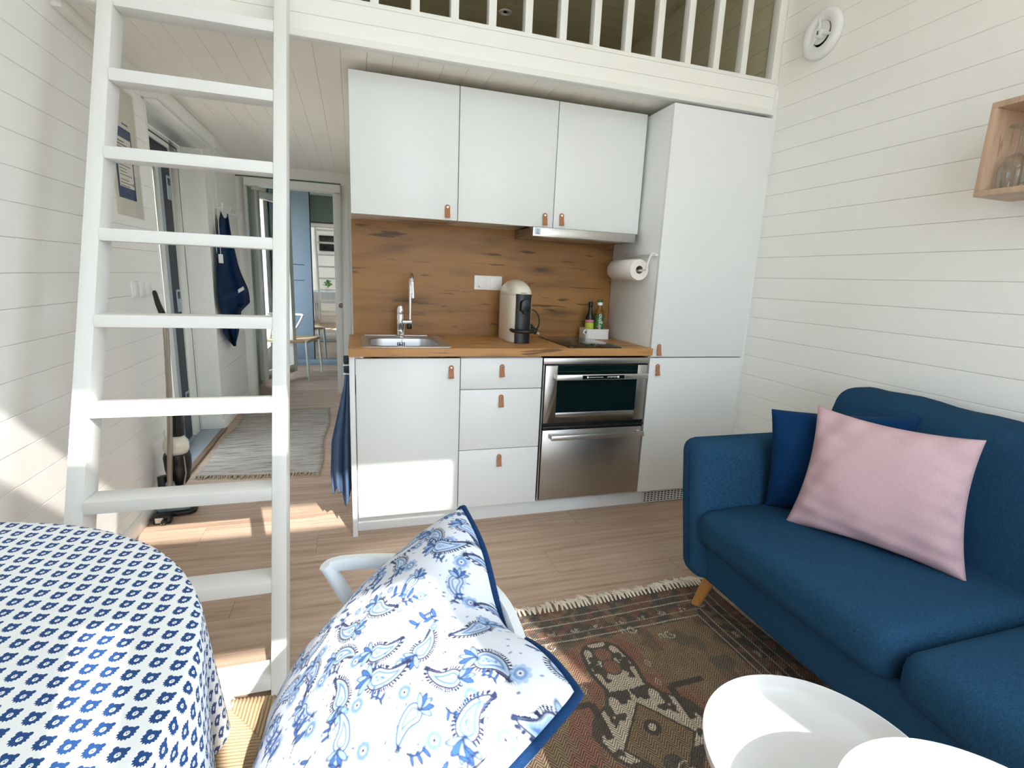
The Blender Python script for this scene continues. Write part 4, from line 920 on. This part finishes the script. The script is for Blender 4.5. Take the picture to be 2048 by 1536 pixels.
def rug_colours(X, Y):
    ax = .797; x = X-ax; ax_ = np.abs(x); d = RY0-Y; hw = (RX1-RX0)/2; ex = hw-ax_                 # distance from long edges, from the end
    brown, dark, red, cream, line, char = [np.array(L(c)) for c in ((160,138,112),(84,76,72),(160,112,100),(232,218,196),(224,214,196),(92,94,94))]
    n1 = vnoise(X+3,Y+9,.05,1); n2 = vnoise(X+3,Y+9,.02,2); n3 = vnoise(X+3,Y+9,.009,3)
    C = np.ones(X.shape+(3,))*brown
    def put(m, col, a=1.0):
        m = (np.clip(m,0,1)*a)[...,None]; C[:] = C*(1-m)+col*m
    e = np.minimum(ex, d)
    put(n1*.6, brown*.75)
    # mixed field towards the borders
    put(((e < .30)&(n1 > .52)).astype(float), char, .55); put(((e > .17)&(e < .33)&(n2 > .6)).astype(float), red, .35)
    put((e < .185).astype(float), char*.9); put(((e < .185)&(vnoise(X*1+5,Y*1+5,.035,7) > .52)).astype(float), red*.85, .7); put(((e < .185)&(n2 > .66)).astype(float), brown, .6)
    for q in (.048,.085,.140,.172):
        put((np.abs(e-q) < .0022).astype(float), line, .8 if q > .05 else .5)
    for k in range(12):                                                                                # small rosettes in the border
        px = -.5+k*.092; put(((np.hypot((x-px)/1.6,(d-.128)) < .011)&(n3 > .35)).astype(float), line, .6); put(((np.hypot((ex-.112),(d-.30-k*.10)/1.6) < .011)&(n3 > .35)).astype(float), line, .6)
    # red ground and the cream medallion down the middle
    s = (-.955)-Y
    wr = np.interp(s, [-.03,0,.04,.14,.22,.26,.33,.40,.52,.62,.80], [0,.10,.125,.135,.13,.22,.25,.27,.23,.20,.16]); put(((ax_ < wr)&(s > -.03)).astype(float), red, .92)
    put(((ax_ < wr)&(s > -.03)&(n1 > .62)).astype(float), brown, .5)
    wd = np.interp(s, [-.012,0,.03,.12,.20,.25,.29,.34,.42,.50,.60], [0,.045,.075,.088,.075,.10,.16,.185,.15,.07,.05]); put(((ax_ < wd)&(s > -.012)).astype(float), char*.8)
    wc = wd-.014; blot = (vnoise(X*1.0+7,Y+7,.024,11)+.5*vnoise(X+7,Y+7,.011,12)) > .70
    sym = (vnoise(ax_+7,Y+7,.026,11)+.45*vnoise(ax_+7,Y+7,.012,12)); put(((ax_ < wc)&(s > .0)&(s < .44)&(sym > .66)).astype(float), cream, .95)
    for c_ in (.055,.115):
        put((np.hypot(x/.9,(s-c_)) < .036).astype(float)*(s > 0), char); put((np.hypot(x/.9,(s-c_)) < .030).astype(float), red*.8+brown*.2)
    put(((ax_ < .004)&(s > .15)&(s < .31)).astype(float), cream)
    dm = ax_*1.0+np.abs(s-.40)*.85; put((dm < .115).astype(float), brown*.85); put(((dm > .108)&(dm < .117)).astype(float), char*.7)
    put((np.hypot(x,s-.355) < .026).astype(float), char*.7); put((np.hypot(x,s-.355) < .012).astype(float), cream); put((np.hypot(x,s-.47) < .03).astype(float), char)
    for sx in (-1, 1):                                                                                # hooks beside the medallion
        q = x*sx
        put(((np.abs(q-.135) < .012)&(s > .235)&(s < .36)).astype(float), char*.7); put(((np.abs(s-.235) < .011)&(q > .135)&(q < .26)).astype(float), char*.7)
        put(((np.abs(q-.215) < .009)&(s > .42)&(s < .56)).astype(float), char*.7)
    for cx, cs, rr in ((.165,-.03,.016),(.285,.03,.017),(.03,.50,.03),(-.09,.52,.03),(.20,.46,.026),(-.27,.05,.017),(-.16,-.02,.016)):
        rad = np.hypot(x-cx, s-cs); put(((np.abs(rad-rr) < .0028)&~((x-cx > .3*rr)&(s-cs < 0))).astype(float), line); put((np.hypot(x-cx-rr*.3,s-cs) < rr*.35).astype(float), line, .6)
        put(((np.abs(x-cx+.034) < .009)&(np.abs(s-cs+.004) < .012)&~((np.abs(x-cx+.034) < .005)&(s-cs > -.01))).astype(float), line)
    for cx, cs in ((.125,.13),(-.135,.18),(.11,.21)):
        q = np.abs(x-cx)+np.abs(s-cs)*.6; put(((q > .008)&(q < .0115)).astype(float), line, .8); put((q < .003).astype(float), line, .7)
    C *= (.86+.28*n3)[...,None]
    return C
def rug_mat():
    k = N('kilim_weave'); at = k.n('Attribute', attribute_name='dye'); tc = k.n('TexCoord'); sp = k.n('SeparateXYZ'); k.t.links.new(tc.outputs['Object'], sp.inputs[0])
    zig = k.math('PINGPONG', sp.outputs[0], .017); ph = k.math('ADD', sp.outputs[1], k.math('MULTIPLY', zig, 1.25))
    st = k.math('SINE', k.math('MULTIPLY', ph, 2*math.pi/.0105)); st = k.math('MULTIPLY_ADD', st, .5, .5)
    fz = k.noise(k.coord(scale=(420,420,1)), 1, 2)
    c = k.mix(k.math('MULTIPLY', k.ramp(st, [(.38,(0,0,0)),(.72,(1,1,1))]), .74), at.outputs['Color'], L((36,30,26)))
    c = k.mix(k.math('MULTIPLY', fz, .35), c, L((140,116,90)))
    k.set(col=c, rough=.95, spec=.08); k.bump(k.math('ADD', st, fz), .6, .003); return k.m
t = thing('kilim_rug', 'brown and red patterned kilim rug with white fringe by the sofa', 'rug', (.8,-1.4,0))
nu, nv = 440, 470; uu, vv = np.meshgrid(np.linspace(0,1,nu), np.linspace(0,1,nv))
PX = RX0+(RX1-RX0)*uu; PY = RY0-RLEN*vv; PX2 = PX+.006*np.sin(PY*9); PY2 = PY+.010*np.sin(PX*5.2+1)*np.exp(-vv*4)
PZ = .0075+.0008*np.sin(PX*40)*np.sin(PY*33)
colour_mesh('weave', np.stack([PX2,PY2,PZ],-1), rug_colours(PX,PY), rug_mat(), t, wrapflip=True)
G().box(RX0,RX1,RY0-RLEN+.002,RY0-.012,.0005,.006).build('backing', M['cord'], t, smooth=0)
g = G(); rr = random.Random(11); x = RX0
while x < RX1:
    yb = RY0+.010*math.sin(x*5.2+1); w_ = rr.uniform(.014,.024); lc_ = rr.uniform(.042,.07); dc_ = rr.uniform(-.022,.022)
    for q in range(11):
        x0 = x+w_*rr.uniform(-.05,1.05); ln = lc_*rr.uniform(.8,1.1); dx = dc_+rr.uniform(-.010,.010)
        g.tube([(x+w_/2+rr.uniform(-.002,.002),yb-.006,.008),(x0*.5+(x+w_/2)*.5+dx*.2,yb+ln*.35,.012+rr.uniform(0,.008)),(x0+dx*.6,yb+ln*.7,.009),(x0+dx,yb+ln,.003)], [.0022,.0022,.0019,.0013], 4)
    x += w_*.92
fr = g.build('fringe', fabric('fringe_wool', L((236,226,210)), L((214,200,182)), 600), t, smooth=60); fr['kind'] = 'stuff'

# ================================================================== TABLE WITH PRINTED CLOTH
TC, TR, TZ, TXW = Vector((-.769,-1.744,0)), .569, .74, -.962
def edge_r(a):
    c_ = math.cos(a); r = TR
    if c_ < 0: r = min(r, (TXW-TC.x)/c_)
    return r
t = thing('dining_table', 'round edged wooden table under the printed cloth on the left', 'table', (TC.x,TC.y,0))
poly = [(TC.x+(edge_r(math.radians(a))-.012)*math.cos(math.radians(a)), TC.y+(edge_r(math.radians(a))-.012)*math.sin(math.radians(a))) for a in range(0,360,4)]
G().prism(poly, 'Z', TZ-.03, TZ-.004).build('tabletop', M['traywhite'], t)
for x, y in ((-.90,-2.12),(-.90,-1.36),(-.42,-2.05),(-.42,-1.44)): G().tube([(x,y,0),(x,y,TZ-.03)], .022, 14).build('leg', M['traywhite'], t)
def cloth_mat():
    k = N('bear_print_cotton'); tc = k.n('TexCoord'); sp = k.n('SeparateXYZ'); k.t.links.new(tc.outputs['UV'], sp.inputs[0]); x, y = sp.outputs[0], sp.outputs[1]
    A, B = (.0267,-.0118), (-.0013,.0274); det = A[0]*B[1]-A[1]*B[0]
    lin = lambda p, q, c=0: k.math('MULTIPLY_ADD', x, p, k.math('MULTIPLY_ADD', y, q, c))
    o = (-.241,-1.786)
    i = lin(B[1]/det, -B[0]/det, -(B[1]*o[0]-B[0]*o[1])/det+.5); j = lin(-A[1]/det, A[0]/det, -(-A[1]*o[0]+A[0]*o[1])/det+.5)
    fi = k.math('SUBTRACT', k.math('FRACT', i), .5); fj = k.math('SUBTRACT', k.math('FRACT', j), .5)
    X = k.math('ADD', k.math('MULTIPLY', fi, A[0]*1000), k.math('MULTIPLY', fj, B[0]*1000)); Y = k.math('ADD', k.math('MULTIPLY', fi, A[1]*1000), k.math('MULTIPLY', fj, B[1]*1000))
    th = math.radians(-14); Xr = k.math('ADD', k.math('MULTIPLY', X, math.cos(th)), k.math('MULTIPLY', Y, math.sin(th))); Yr = k.math('SUBTRACT', k.math('MULTIPLY', Y, math.cos(th)), k.math('MULTIPLY', X, math.sin(th)))
    def ell(cx, cy, rx, ry):
        a = k.math('DIVIDE', k.math('SUBTRACT', Xr, cx), rx); b = k.math('DIVIDE', k.math('SUBTRACT', Yr, cy), ry); return k.math('SQRT', k.math('ADD', k.math('MULTIPLY', a, a), k.math('MULTIPLY', b, b)))
    ang = k.math('ARCTAN2', Yr, Xr); jag = k.math('MULTIPLY', k.math('SINE', k.math('MULTIPLY', ang, 15)), .10)
    low = k.math('LESS_THAN', Yr, 2.0)
    head = k.math('SUBTRACT', ell(0,-.6,8.8,8.6), k.math('MULTIPLY', jag, low))
    ink = k.math('MINIMUM', head, k.math('MINIMUM', ell(-6.0,6.6,2.9,2.9), ell(6.2,6.0,2.9,2.9)))
    inkm = k.math('LESS_THAN', ink, 1.0); muz = k.math('LESS_THAN', ell(.3,-.6,3.0,3.3), 1.0)
    dots = k.math('LESS_THAN', k.math('MINIMUM', k.math('MINIMUM', ell(-.8,1.0,.55,.6), ell(1.5,.8,.55,.6)), ell(.3,-.9,.9,.8)), 1.0)
    m = k.math('MULTIPLY', inkm, k.math('SUBTRACT', 1.0, k.math('MULTIPLY', muz, k.math('SUBTRACT', 1.0, dots))))
    nz = k.noise(k.coord(scale=(700,700,700)), 1, 2)
    c = k.mix(m, k.mix(nz, L((232,236,240)), L((244,246,248))), k.mix(nz, L((26,62,118)), L((42,84,144))))
    k.set(col=c, rough=.85, spec=.2, sheen=.05); k.bump(nz, .15, .0008); return k.m
def cloth():
    na = 220; rings = []; uv = []
    rad = [0,.15,.3,.45,.6,.75,.88,.96,.99]
    drop = .30
    for q in rad:
        ring_, uvr = [], []
        for k in range(na):
            a = 2*math.pi*k/na; r = edge_r(a)*q; x, y = TC.x+r*math.cos(a), TC.y+r*math.sin(a); ring_.append((x,y,TZ+.0015)); uvr.append((x,y))
        rings.append(ring_); uv.append(uvr)
    for s in (.01,.03,.06,.10,.14,.18,.22,.25,.28):
        ring_, uvr = [], []
        for k in range(na):
            a = 2*math.pi*k/na; r = edge_r(a); sh = r < TR-.002
            z = TZ+.0015-max(0,s-.006)
            amp = 0 if sh else min(1,(s/.3))*.030
            off = .006*min(1,s/.02)+amp*(.35+math.sin(a*17+.8)+.45*math.sin(a*31+2))*.6
            if sh: off = min(off,.004)
            rr_ = r+max(.003*min(1,s/.01),off); ru = r+s
            ring_.append((max(-.984,TC.x+rr_*math.cos(a)),TC.y+rr_*math.sin(a),z)); uvr.append((TC.x+ru*math.cos(a),TC.y+ru*math.sin(a)))
        rings.append(ring_); uv.append(uvr)
    vs = sum(rings, []); us = sum(uv, []); m = len(rings)
    fs = [(i*na+k,i*na+(k+1)%na,(i+1)*na+(k+1)%na,(i+1)*na+k) for i in range(1,m-1) for k in range(na)]+[tuple(na+k for k in range(na))]
    me = bpy.data.meshes.new('tablecloth'); me.from_pydata(vs, [], fs); me.update()
    ul = me.uv_layers.new(name='flat'); idx = np.zeros(len(me.loops), np.int32); me.loops.foreach_get('vertex_index', idx); ul.data.foreach_set('uv', np.array(us, np.float32)[idx].reshape(-1))
    me.polygons.foreach_set('use_smooth', [True]*len(me.polygons)); me.set_sharp_from_angle(angle=math.radians(60)); return me
tag(link('tablecloth', cloth(), cloth_mat()), 'white cotton tablecloth printed with small blue bear heads', 'tablecloth')
# plant and television that the wardrobe mirror shows
t = thing('potted_plant', 'bushy green plant in a pale pot on the printed tablecloth', 'plant', (-.62,-1.72,TZ))
G().lathe([(.045,0),(.05,.005),(.06,.09),(.056,.09),(.05,.02),(0,.02)], (-.62,-1.72,TZ+.003), 'Z', 24).build('pot', M['soil'], t, smooth=40)
rr = random.Random(2); g = G()
for k in range(170):
    a, e, r = rr.uniform(0,6.28), rr.uniform(.1,1.5), rr.uniform(.05,.115); c_ = Vector((-.62+r*math.cos(a)*math.cos(e),-1.72+r*math.sin(a)*math.cos(e),TZ+.12+.16*r/.115*math.sin(e)))
    d_ = Vector((rr.uniform(-1,1),rr.uniform(-1,1),rr.uniform(-.2,.8))).normalized()*.022; w_ = d_.orthogonal().normalized()*.011
    g.add([c_-d_,c_+w_,c_+d_,c_-w_], [(0,1,2,3)])
lv = g.build('foliage', M['leaf'], t, smooth=0); lv['kind'] = 'stuff'
g = G()
for a in range(0,360,60): g.tube([(-.62,-1.72,TZ+.06),(-.62+.04*math.cos(a),-1.72+.04*math.sin(a),TZ+.18)], .003, 5)
g.build('stem', M['leaf'], t)
t = thing('television', 'flat black television on the wall facing the wardrobe mirror', 'television', (-.5,-3.27,1.77))
G().box(-.88,-.16,-3.275,-3.235,1.77,2.18).build('screen_housing', M['plasb'], t, bevel=.004)
G().box(-.87,-.17,-3.236,-3.232,1.785,2.17).build('screen', M['blackglass'], t, smooth=0)
G().box(-.6,-.44,-3.30,-3.27,1.9,2.05).build('bracket', M['plasb'], t, smooth=0)

# ================================================================== CHAIRS
def make_chair(name, label):
    """white framed arm-back chair with paper cord seat; local origin on the floor below the seat centre, facing -X"""
    t = thing(name, label, 'chair', (0,0,0), 'white chairs with paper cord seats')
    hx, hy, sz = .235, .25, .448
    # rails
    rails = [((-hx,-hy),(-hx,hy)),((-hx,hy),(hx,hy-.02)),((hx,hy-.02),(hx,-hy+.02)),((hx,-hy+.02),(-hx,-hy))]
    for a, b in rails: G().tube([(a[0],a[1],sz-.014),(b[0],b[1],sz-.014)], .0125, 10).build('seat_rail', M['chairw'], t)
    for x, y, dx, dy in ((-hx,-hy,-.02,-.02),(-hx,hy,-.02,.02),(hx,-hy+.02,.05,-.02),(hx,hy-.02,.05,.02)):
        G().tube([(x,y,sz+.003),(x,y,sz-.02),(x+dx,y+dy,0)], [.017,.017,.012], 12).build('leg', M['chairw'], t, smooth=50)
    # backrest: rim swept round the back, corners at the front, struts running down in nested V shapes
    rim = []
    for k in range(41):
        a = math.radians(-97+194*k/40); x = -.04+.295*math.cos(a) if abs(a) < math.radians(90) else -.04+.5*math.cos(a)
        y = .272*math.copysign(abs(math.sin(a))**.8, a); rim.append((x, y, .706+.016*math.cos(a)))
    rim = [(-.045,-.271,.703)]+rim[2:-2]+[(-.045,.271,.703)]
    g = G(); vs = []; W, H = .022, .012
    for i, p in enumerate(rim):
        p = Vector(p); a = Vector(rim[max(0,i-1)]); b = Vector(rim[min(len(rim)-1,i+1)]); tn = (b-a).normalized(); nn = Vector((tn.y,-tn.x,0)).normalized()
        for q, h in ((W/2,0),(W/2-.004,H),(-W/2+.004,H),(-W/2,0),(-W/2+.004,-H),(W/2-.004,-H)): vs.append(p+nn*q+Vector((0,0,h)))
    n, m = 6, len(rim); g.add(vs, [(i*n+k,i*n+(k+1)%n,(i+1)*n+(k+1)%n,(i+1)*n+k) for i in range(m-1) for k in range(n)]+[tuple(range(n)), tuple((m-1)*n+k for k in reversed(range(n)))])
    g.build('back_rim', M['chairw'], t, smooth=60)
    for s in (-1, 1):
        for (p0, p1, p2) in (((-.052,s*.272,.707),(.02,s*.266,.57),(.10,s*.235,sz-.01)), ((.16,s*.225,.715),(.17,s*.17,.58),(hx-.005,s*.09,sz-.01)), ((.225,s*.12,.72),(.235,s*.09,.6),(hx,s*.04,sz-.01))):
            g = G(); g.tube([p0,[(p0[i]+p1[i])/2+(0,0,0)[i] for i in range(3)],p1,[(p1[i]+p2[i])/2 for i in range(3)],p2], [.017,.018,.018,.017,.015], 10, flat=.75); g.build('back_strut', M['chairw'], t, smooth=60)
    # paper cord seat, four fields of cord meeting on the diagonals
    g = G(); rr = random.Random(8); pitch = .0066
    def cord(p0, p1, edge):
        p0, p1 = Vector(p0), Vector(p1); out = (p0-p1).normalized()
        pts = [p0-Vector((0,0,.026)), p0+out*.013-Vector((0,0,.012)), p0+out*.004+Vector((0,0,.0035)), p0*.75+p1*.25+Vector((0,0,.0015)), p1-Vector((0,0,.003))]
        g.tube(pts, .0034, 5, cap=False)
    for s in (-1, 1):
        y = -hy+.012
        while y < hy-.012:
            L_ = hx*(1-abs(y)/hy)                       # run from front/back rails to the diagonal
            cord((s*hx,y*(1 if s < 0 else .93),sz), (s*(hx-min(hx,(hx*(1-abs(y)/hy)))*0 - (hx-abs(y)*hx/hy)),y,sz), s); y += pitch
        x = -hx+.012
        while x < hx-.012:
            cord((x,s*(hy-.01*(x+hx)/hx),sz), (x,s*abs(x)*hy/hx,sz), s); x += pitch
    w_ = g.build('cord_seat', M['cord'], t, smooth=80); w_['kind'] = 'stuff'
    G().box(-hx+.01,hx-.01,-hy+.02,hy-.02,sz-.02,sz-.008).build('seat_pad', M['cord'], t, smooth=0)
    return t
ch = make_chair('dining_chair', 'white chair with paper cord seat drawn up to the printed tablecloth')
ch2 = copy_tree(ch)
ch.location = (-.020,-1.700,0); ch.rotation_euler.z = math.radians(-4)
tag(ch2, 'white chair with paper cord seat in the far room before the mirror wardrobe', 'chair', 'white chairs with paper cord seats')
ch2.location = (-.70,4.13,0); ch2.rotation_euler.z = math.radians(168)

# ---- paisley cushion on the near chair
def paisley_colours(n, size):
    W_, Nv, Md, Lt = [np.array(L(c)) for c in ((216,221,232),(26,42,82),(58,102,170),(150,180,216))]
    u = np.linspace(0,size,n); X, Y = np.meshgrid(u, u); C = np.ones((n,n,3))*W_; rs = np.random.RandomState(5); px = size/(n-1)
    def win(cx, cy, r):
        i0, i1 = max(0,int((cx-r)/px)), min(n,int((cx+r)/px)+2); j0, j1 = max(0,int((cy-r)/px)), min(n,int((cy+r)/px)+2)
        return slice(j0,j1), slice(i0,i1)
    def put(sl, d, col, a=1.0, aa=.6):
        m = (np.clip(.5-d/(px*aa*2),0,1)*a)[...,None]; C[sl] = C[sl]*(1-m)+col*m
    def ellipse(cx, cy, a, b, ang, col, alpha=1, outline=None):
        r = max(a,b)*1.3+px*2; sl = win(cx,cy,r)
        if sl[0].start >= sl[0].stop or sl[1].start >= sl[1].stop: return
        x, y = X[sl]-cx, Y[sl]-cy; p, q = x*math.cos(ang)+y*math.sin(ang), -x*math.sin(ang)+y*math.cos(ang)
        d = (np.hypot(p/a,q/b)-1)*min(a,b)
        if outline is not None: put(sl, d-.0009, outline)
        put(sl, d, col, alpha)
    def leaf(cx, cy, ln, wd, ang, col, outline=None):
        ellipse(cx+math.cos(ang)*ln/2, cy+math.sin(ang)*ln/2, ln/2, wd/2, ang, col, 1, outline)
    def paisley(cx, cy, s, ang, flip, pale=False):
        sl = win(cx,cy,s*1.35)
        if sl[0].start >= sl[0].stop or sl[1].start >= sl[1].stop: return
        x, y = (X[sl]-cx)/s, (Y[sl]-cy)/s; p, q = x*math.cos(ang)+y*math.sin(ang), (-x*math.sin(ang)+y*math.cos(ang))*flip
        d = np.full(p.shape, 9.0); par = np.zeros(p.shape)
        for k in range(26):
            f_ = k/25; a = f_*1.9; c0 = (-.25+.80*f_, .42*f_**2.4); r = .27*(1-f_)**.75+.018
            dk = np.hypot(p-c0[0], q-c0[1])-r; m = dk < d; d = np.where(m,dk,d); par = np.where(m, np.arctan2(q-c0[1],p-c0[0])*.27*(1-f_)+f_*.85, par)
        D = d*s; ink = Md if pale else Nv
        put(sl, np.where((np.sin(np.arctan2(q,p+.1)*22+par*30) > -.1), np.abs(D-.0032)-.0022, 1), ink if not pale else Lt)
        put(sl, D-.0012, ink); put(sl, D+.0008, W_); put(sl, D+.0016, Lt, .95 if not pale else .6)
        put(sl, np.abs(D+.0048)-.0008, Md, .8); put(sl, np.abs(D+.0075)-.0012, W_, .7)
        inner = np.where(np.sin(p*38)*np.sin(q*38) > .45, D+.009, 1); put(sl, inner, Md, .6)
        hx_, hy_ = cx+(-.5*math.cos(ang))*s, cy+(-.5*math.sin(ang))*s
        for k in range(5): a = ang+math.pi+(k-2)*.55; leaf(hx_,hy_,.42*s,.15*s,a,Md if k % 2 else Lt,Nv)
        tx, ty = cx+(.55*math.cos(ang)-.42*flip*math.sin(ang))*s, cy+(.55*math.sin(ang)+.42*flip*math.cos(ang))*s
        for k in range(6): a = ang+flip*(.4+k*.35); leaf(tx,ty,.20*s,.035*s,a,Nv)
    def flower(cx, cy, r, dark=False):
        for k in range(8): a = k*math.pi/4; ellipse(cx+.62*r*math.cos(a), cy+.62*r*math.sin(a), .38*r, .3*r, a, Lt, .8)
        ellipse(cx,cy,.6*r,.6*r,0,Md,.55); ellipse(cx,cy,.28*r,.28*r,0,W_); ellipse(cx,cy,.12*r,.12*r,0,Nv)
    def sprig(cx, cy, s, ang):
        for k in range(14):
            f_ = k/13; ellipse(cx+s*f_*math.cos(ang+f_*.7), cy+s*f_*math.sin(ang+f_*.7), .0011,.0011,0,Nv)
        for k, f_ in enumerate((.25,.45,.65,.85,1.0)):
            a = ang+f_*.7; leaf(cx+s*f_*math.cos(a), cy+s*f_*math.sin(a), .40*s, .13*s, a+(1 if k % 2 else -1)*.9, Md, None if k % 2 else Nv)
    cells = [(i,j) for i in range(-1,10) for j in range(-1,10)]; st = size/7.4
    for i, j in cells:
        cx, cy = (i+.5*(j % 2)+.25)*st+rs.uniform(-.25,.25)*st, (j+.5)*st+rs.uniform(-.2,.2)*st
        k = (i*2+j*3) % 5; ang = rs.uniform(0,6.28)
        if k in (0,2,3): paisley(cx,cy,st*rs.uniform(.62,.80),ang,rs.choice([-1,1]),pale=False)
        elif k == 1: sprig(cx-.2*st,cy-.2*st,st*.62,ang); sprig(cx+.3*st,cy+.3*st,st*.4,ang+2.5)
        else: paisley(cx,cy,st*.58,ang,1,pale=True)
        for q in range(9): ellipse(cx+rs.uniform(-.6,.6)*st, cy+rs.uniform(-.6,.6)*st, rs.uniform(.0014,.0032),.0013,rs.uniform(0,3),Md if q % 3 else Nv,.8)
        if k in (0,4,2): flower(cx+.55*st,cy+.28*st,st*.22); sprig(cx+.45*st,cy-.2*st,st*.30,ang+2)
        if k == 3: flower(cx-.45*st,cy+.35*st,st*.14)
    return C
def dye_mat(name):
    k = N(name); at = k.n('Attribute', attribute_name='dye'); nz = k.noise(k.coord(scale=(900,900,900)), 1, 2); wn = k.noise(k.coord(scale=(14,14,14)), 1, 3)
    k.set(col=k.mix(k.math('MULTIPLY', nz, .06), at.outputs['Color'], (.5,.5,.55)), rough=.85, spec=.15, sheen=.05); k.bump(k.math('ADD', k.math('MULTIPLY', nz, .25), wn), .25, .004); return k.m
t = thing('paisley_cushion', 'white cushion with blue paisley print and navy piping on the near chair', 'cushion', (.05,-1.7,.45))
def cush_fn(p, u, v, side, e):
    a, b = 2*u-1, 2*v-1
    dip = math.exp(-((a-.12)/.42)**2)*max(0,(b+.2)/1.2)**2
    p = p+Vector((-.012,0,-.050))*dip
    near = max(0,a)**2*max(0,1-b*b); p = p+Vector((0,-.045,.030))*near
    return p
CA, CB, CC, CD = (.205,-1.438,.802), (.268,-1.862,.742), (-.150,-1.93,.500), (-.115,-1.490,.500)
fc = pillow((CA,CB,CC,CD), .21, pinch=.02, wr=.003, seed=21, fn=cush_fn, bulge=.40)
n = 430; P = np.empty((n,n,3)); 
for j in range(n):
    for i in range(n): P[j,i] = fc(i/(n-1), j/(n-1), 1)
colour_mesh('front_cover', P, paisley_colours(n,.45), dye_mat('paisley_print'), t)
n2 = 90; P = np.empty((n2,n2,3))
for j in range(n2):
    for i in range(n2): P[j,i] = fc(i/(n2-1), j/(n2-1), -.8)
colour_mesh('back_cover', P, paisley_colours(n2,.45), dye_mat('paisley_print_back'), t, wrapflip=True)
ring_ = [fc(k/40,1,1) for k in range(41)]+[fc(1,1-k/40,1) for k in range(1,41)]+[fc(1-k/40,0,1) for k in range(1,41)]+[fc(0,k/40,1) for k in range(1,41)]
g = G(); g.tube(ring_, .0072, 10, cap=False); g.build('piping', M['piping'], t, smooth=80)
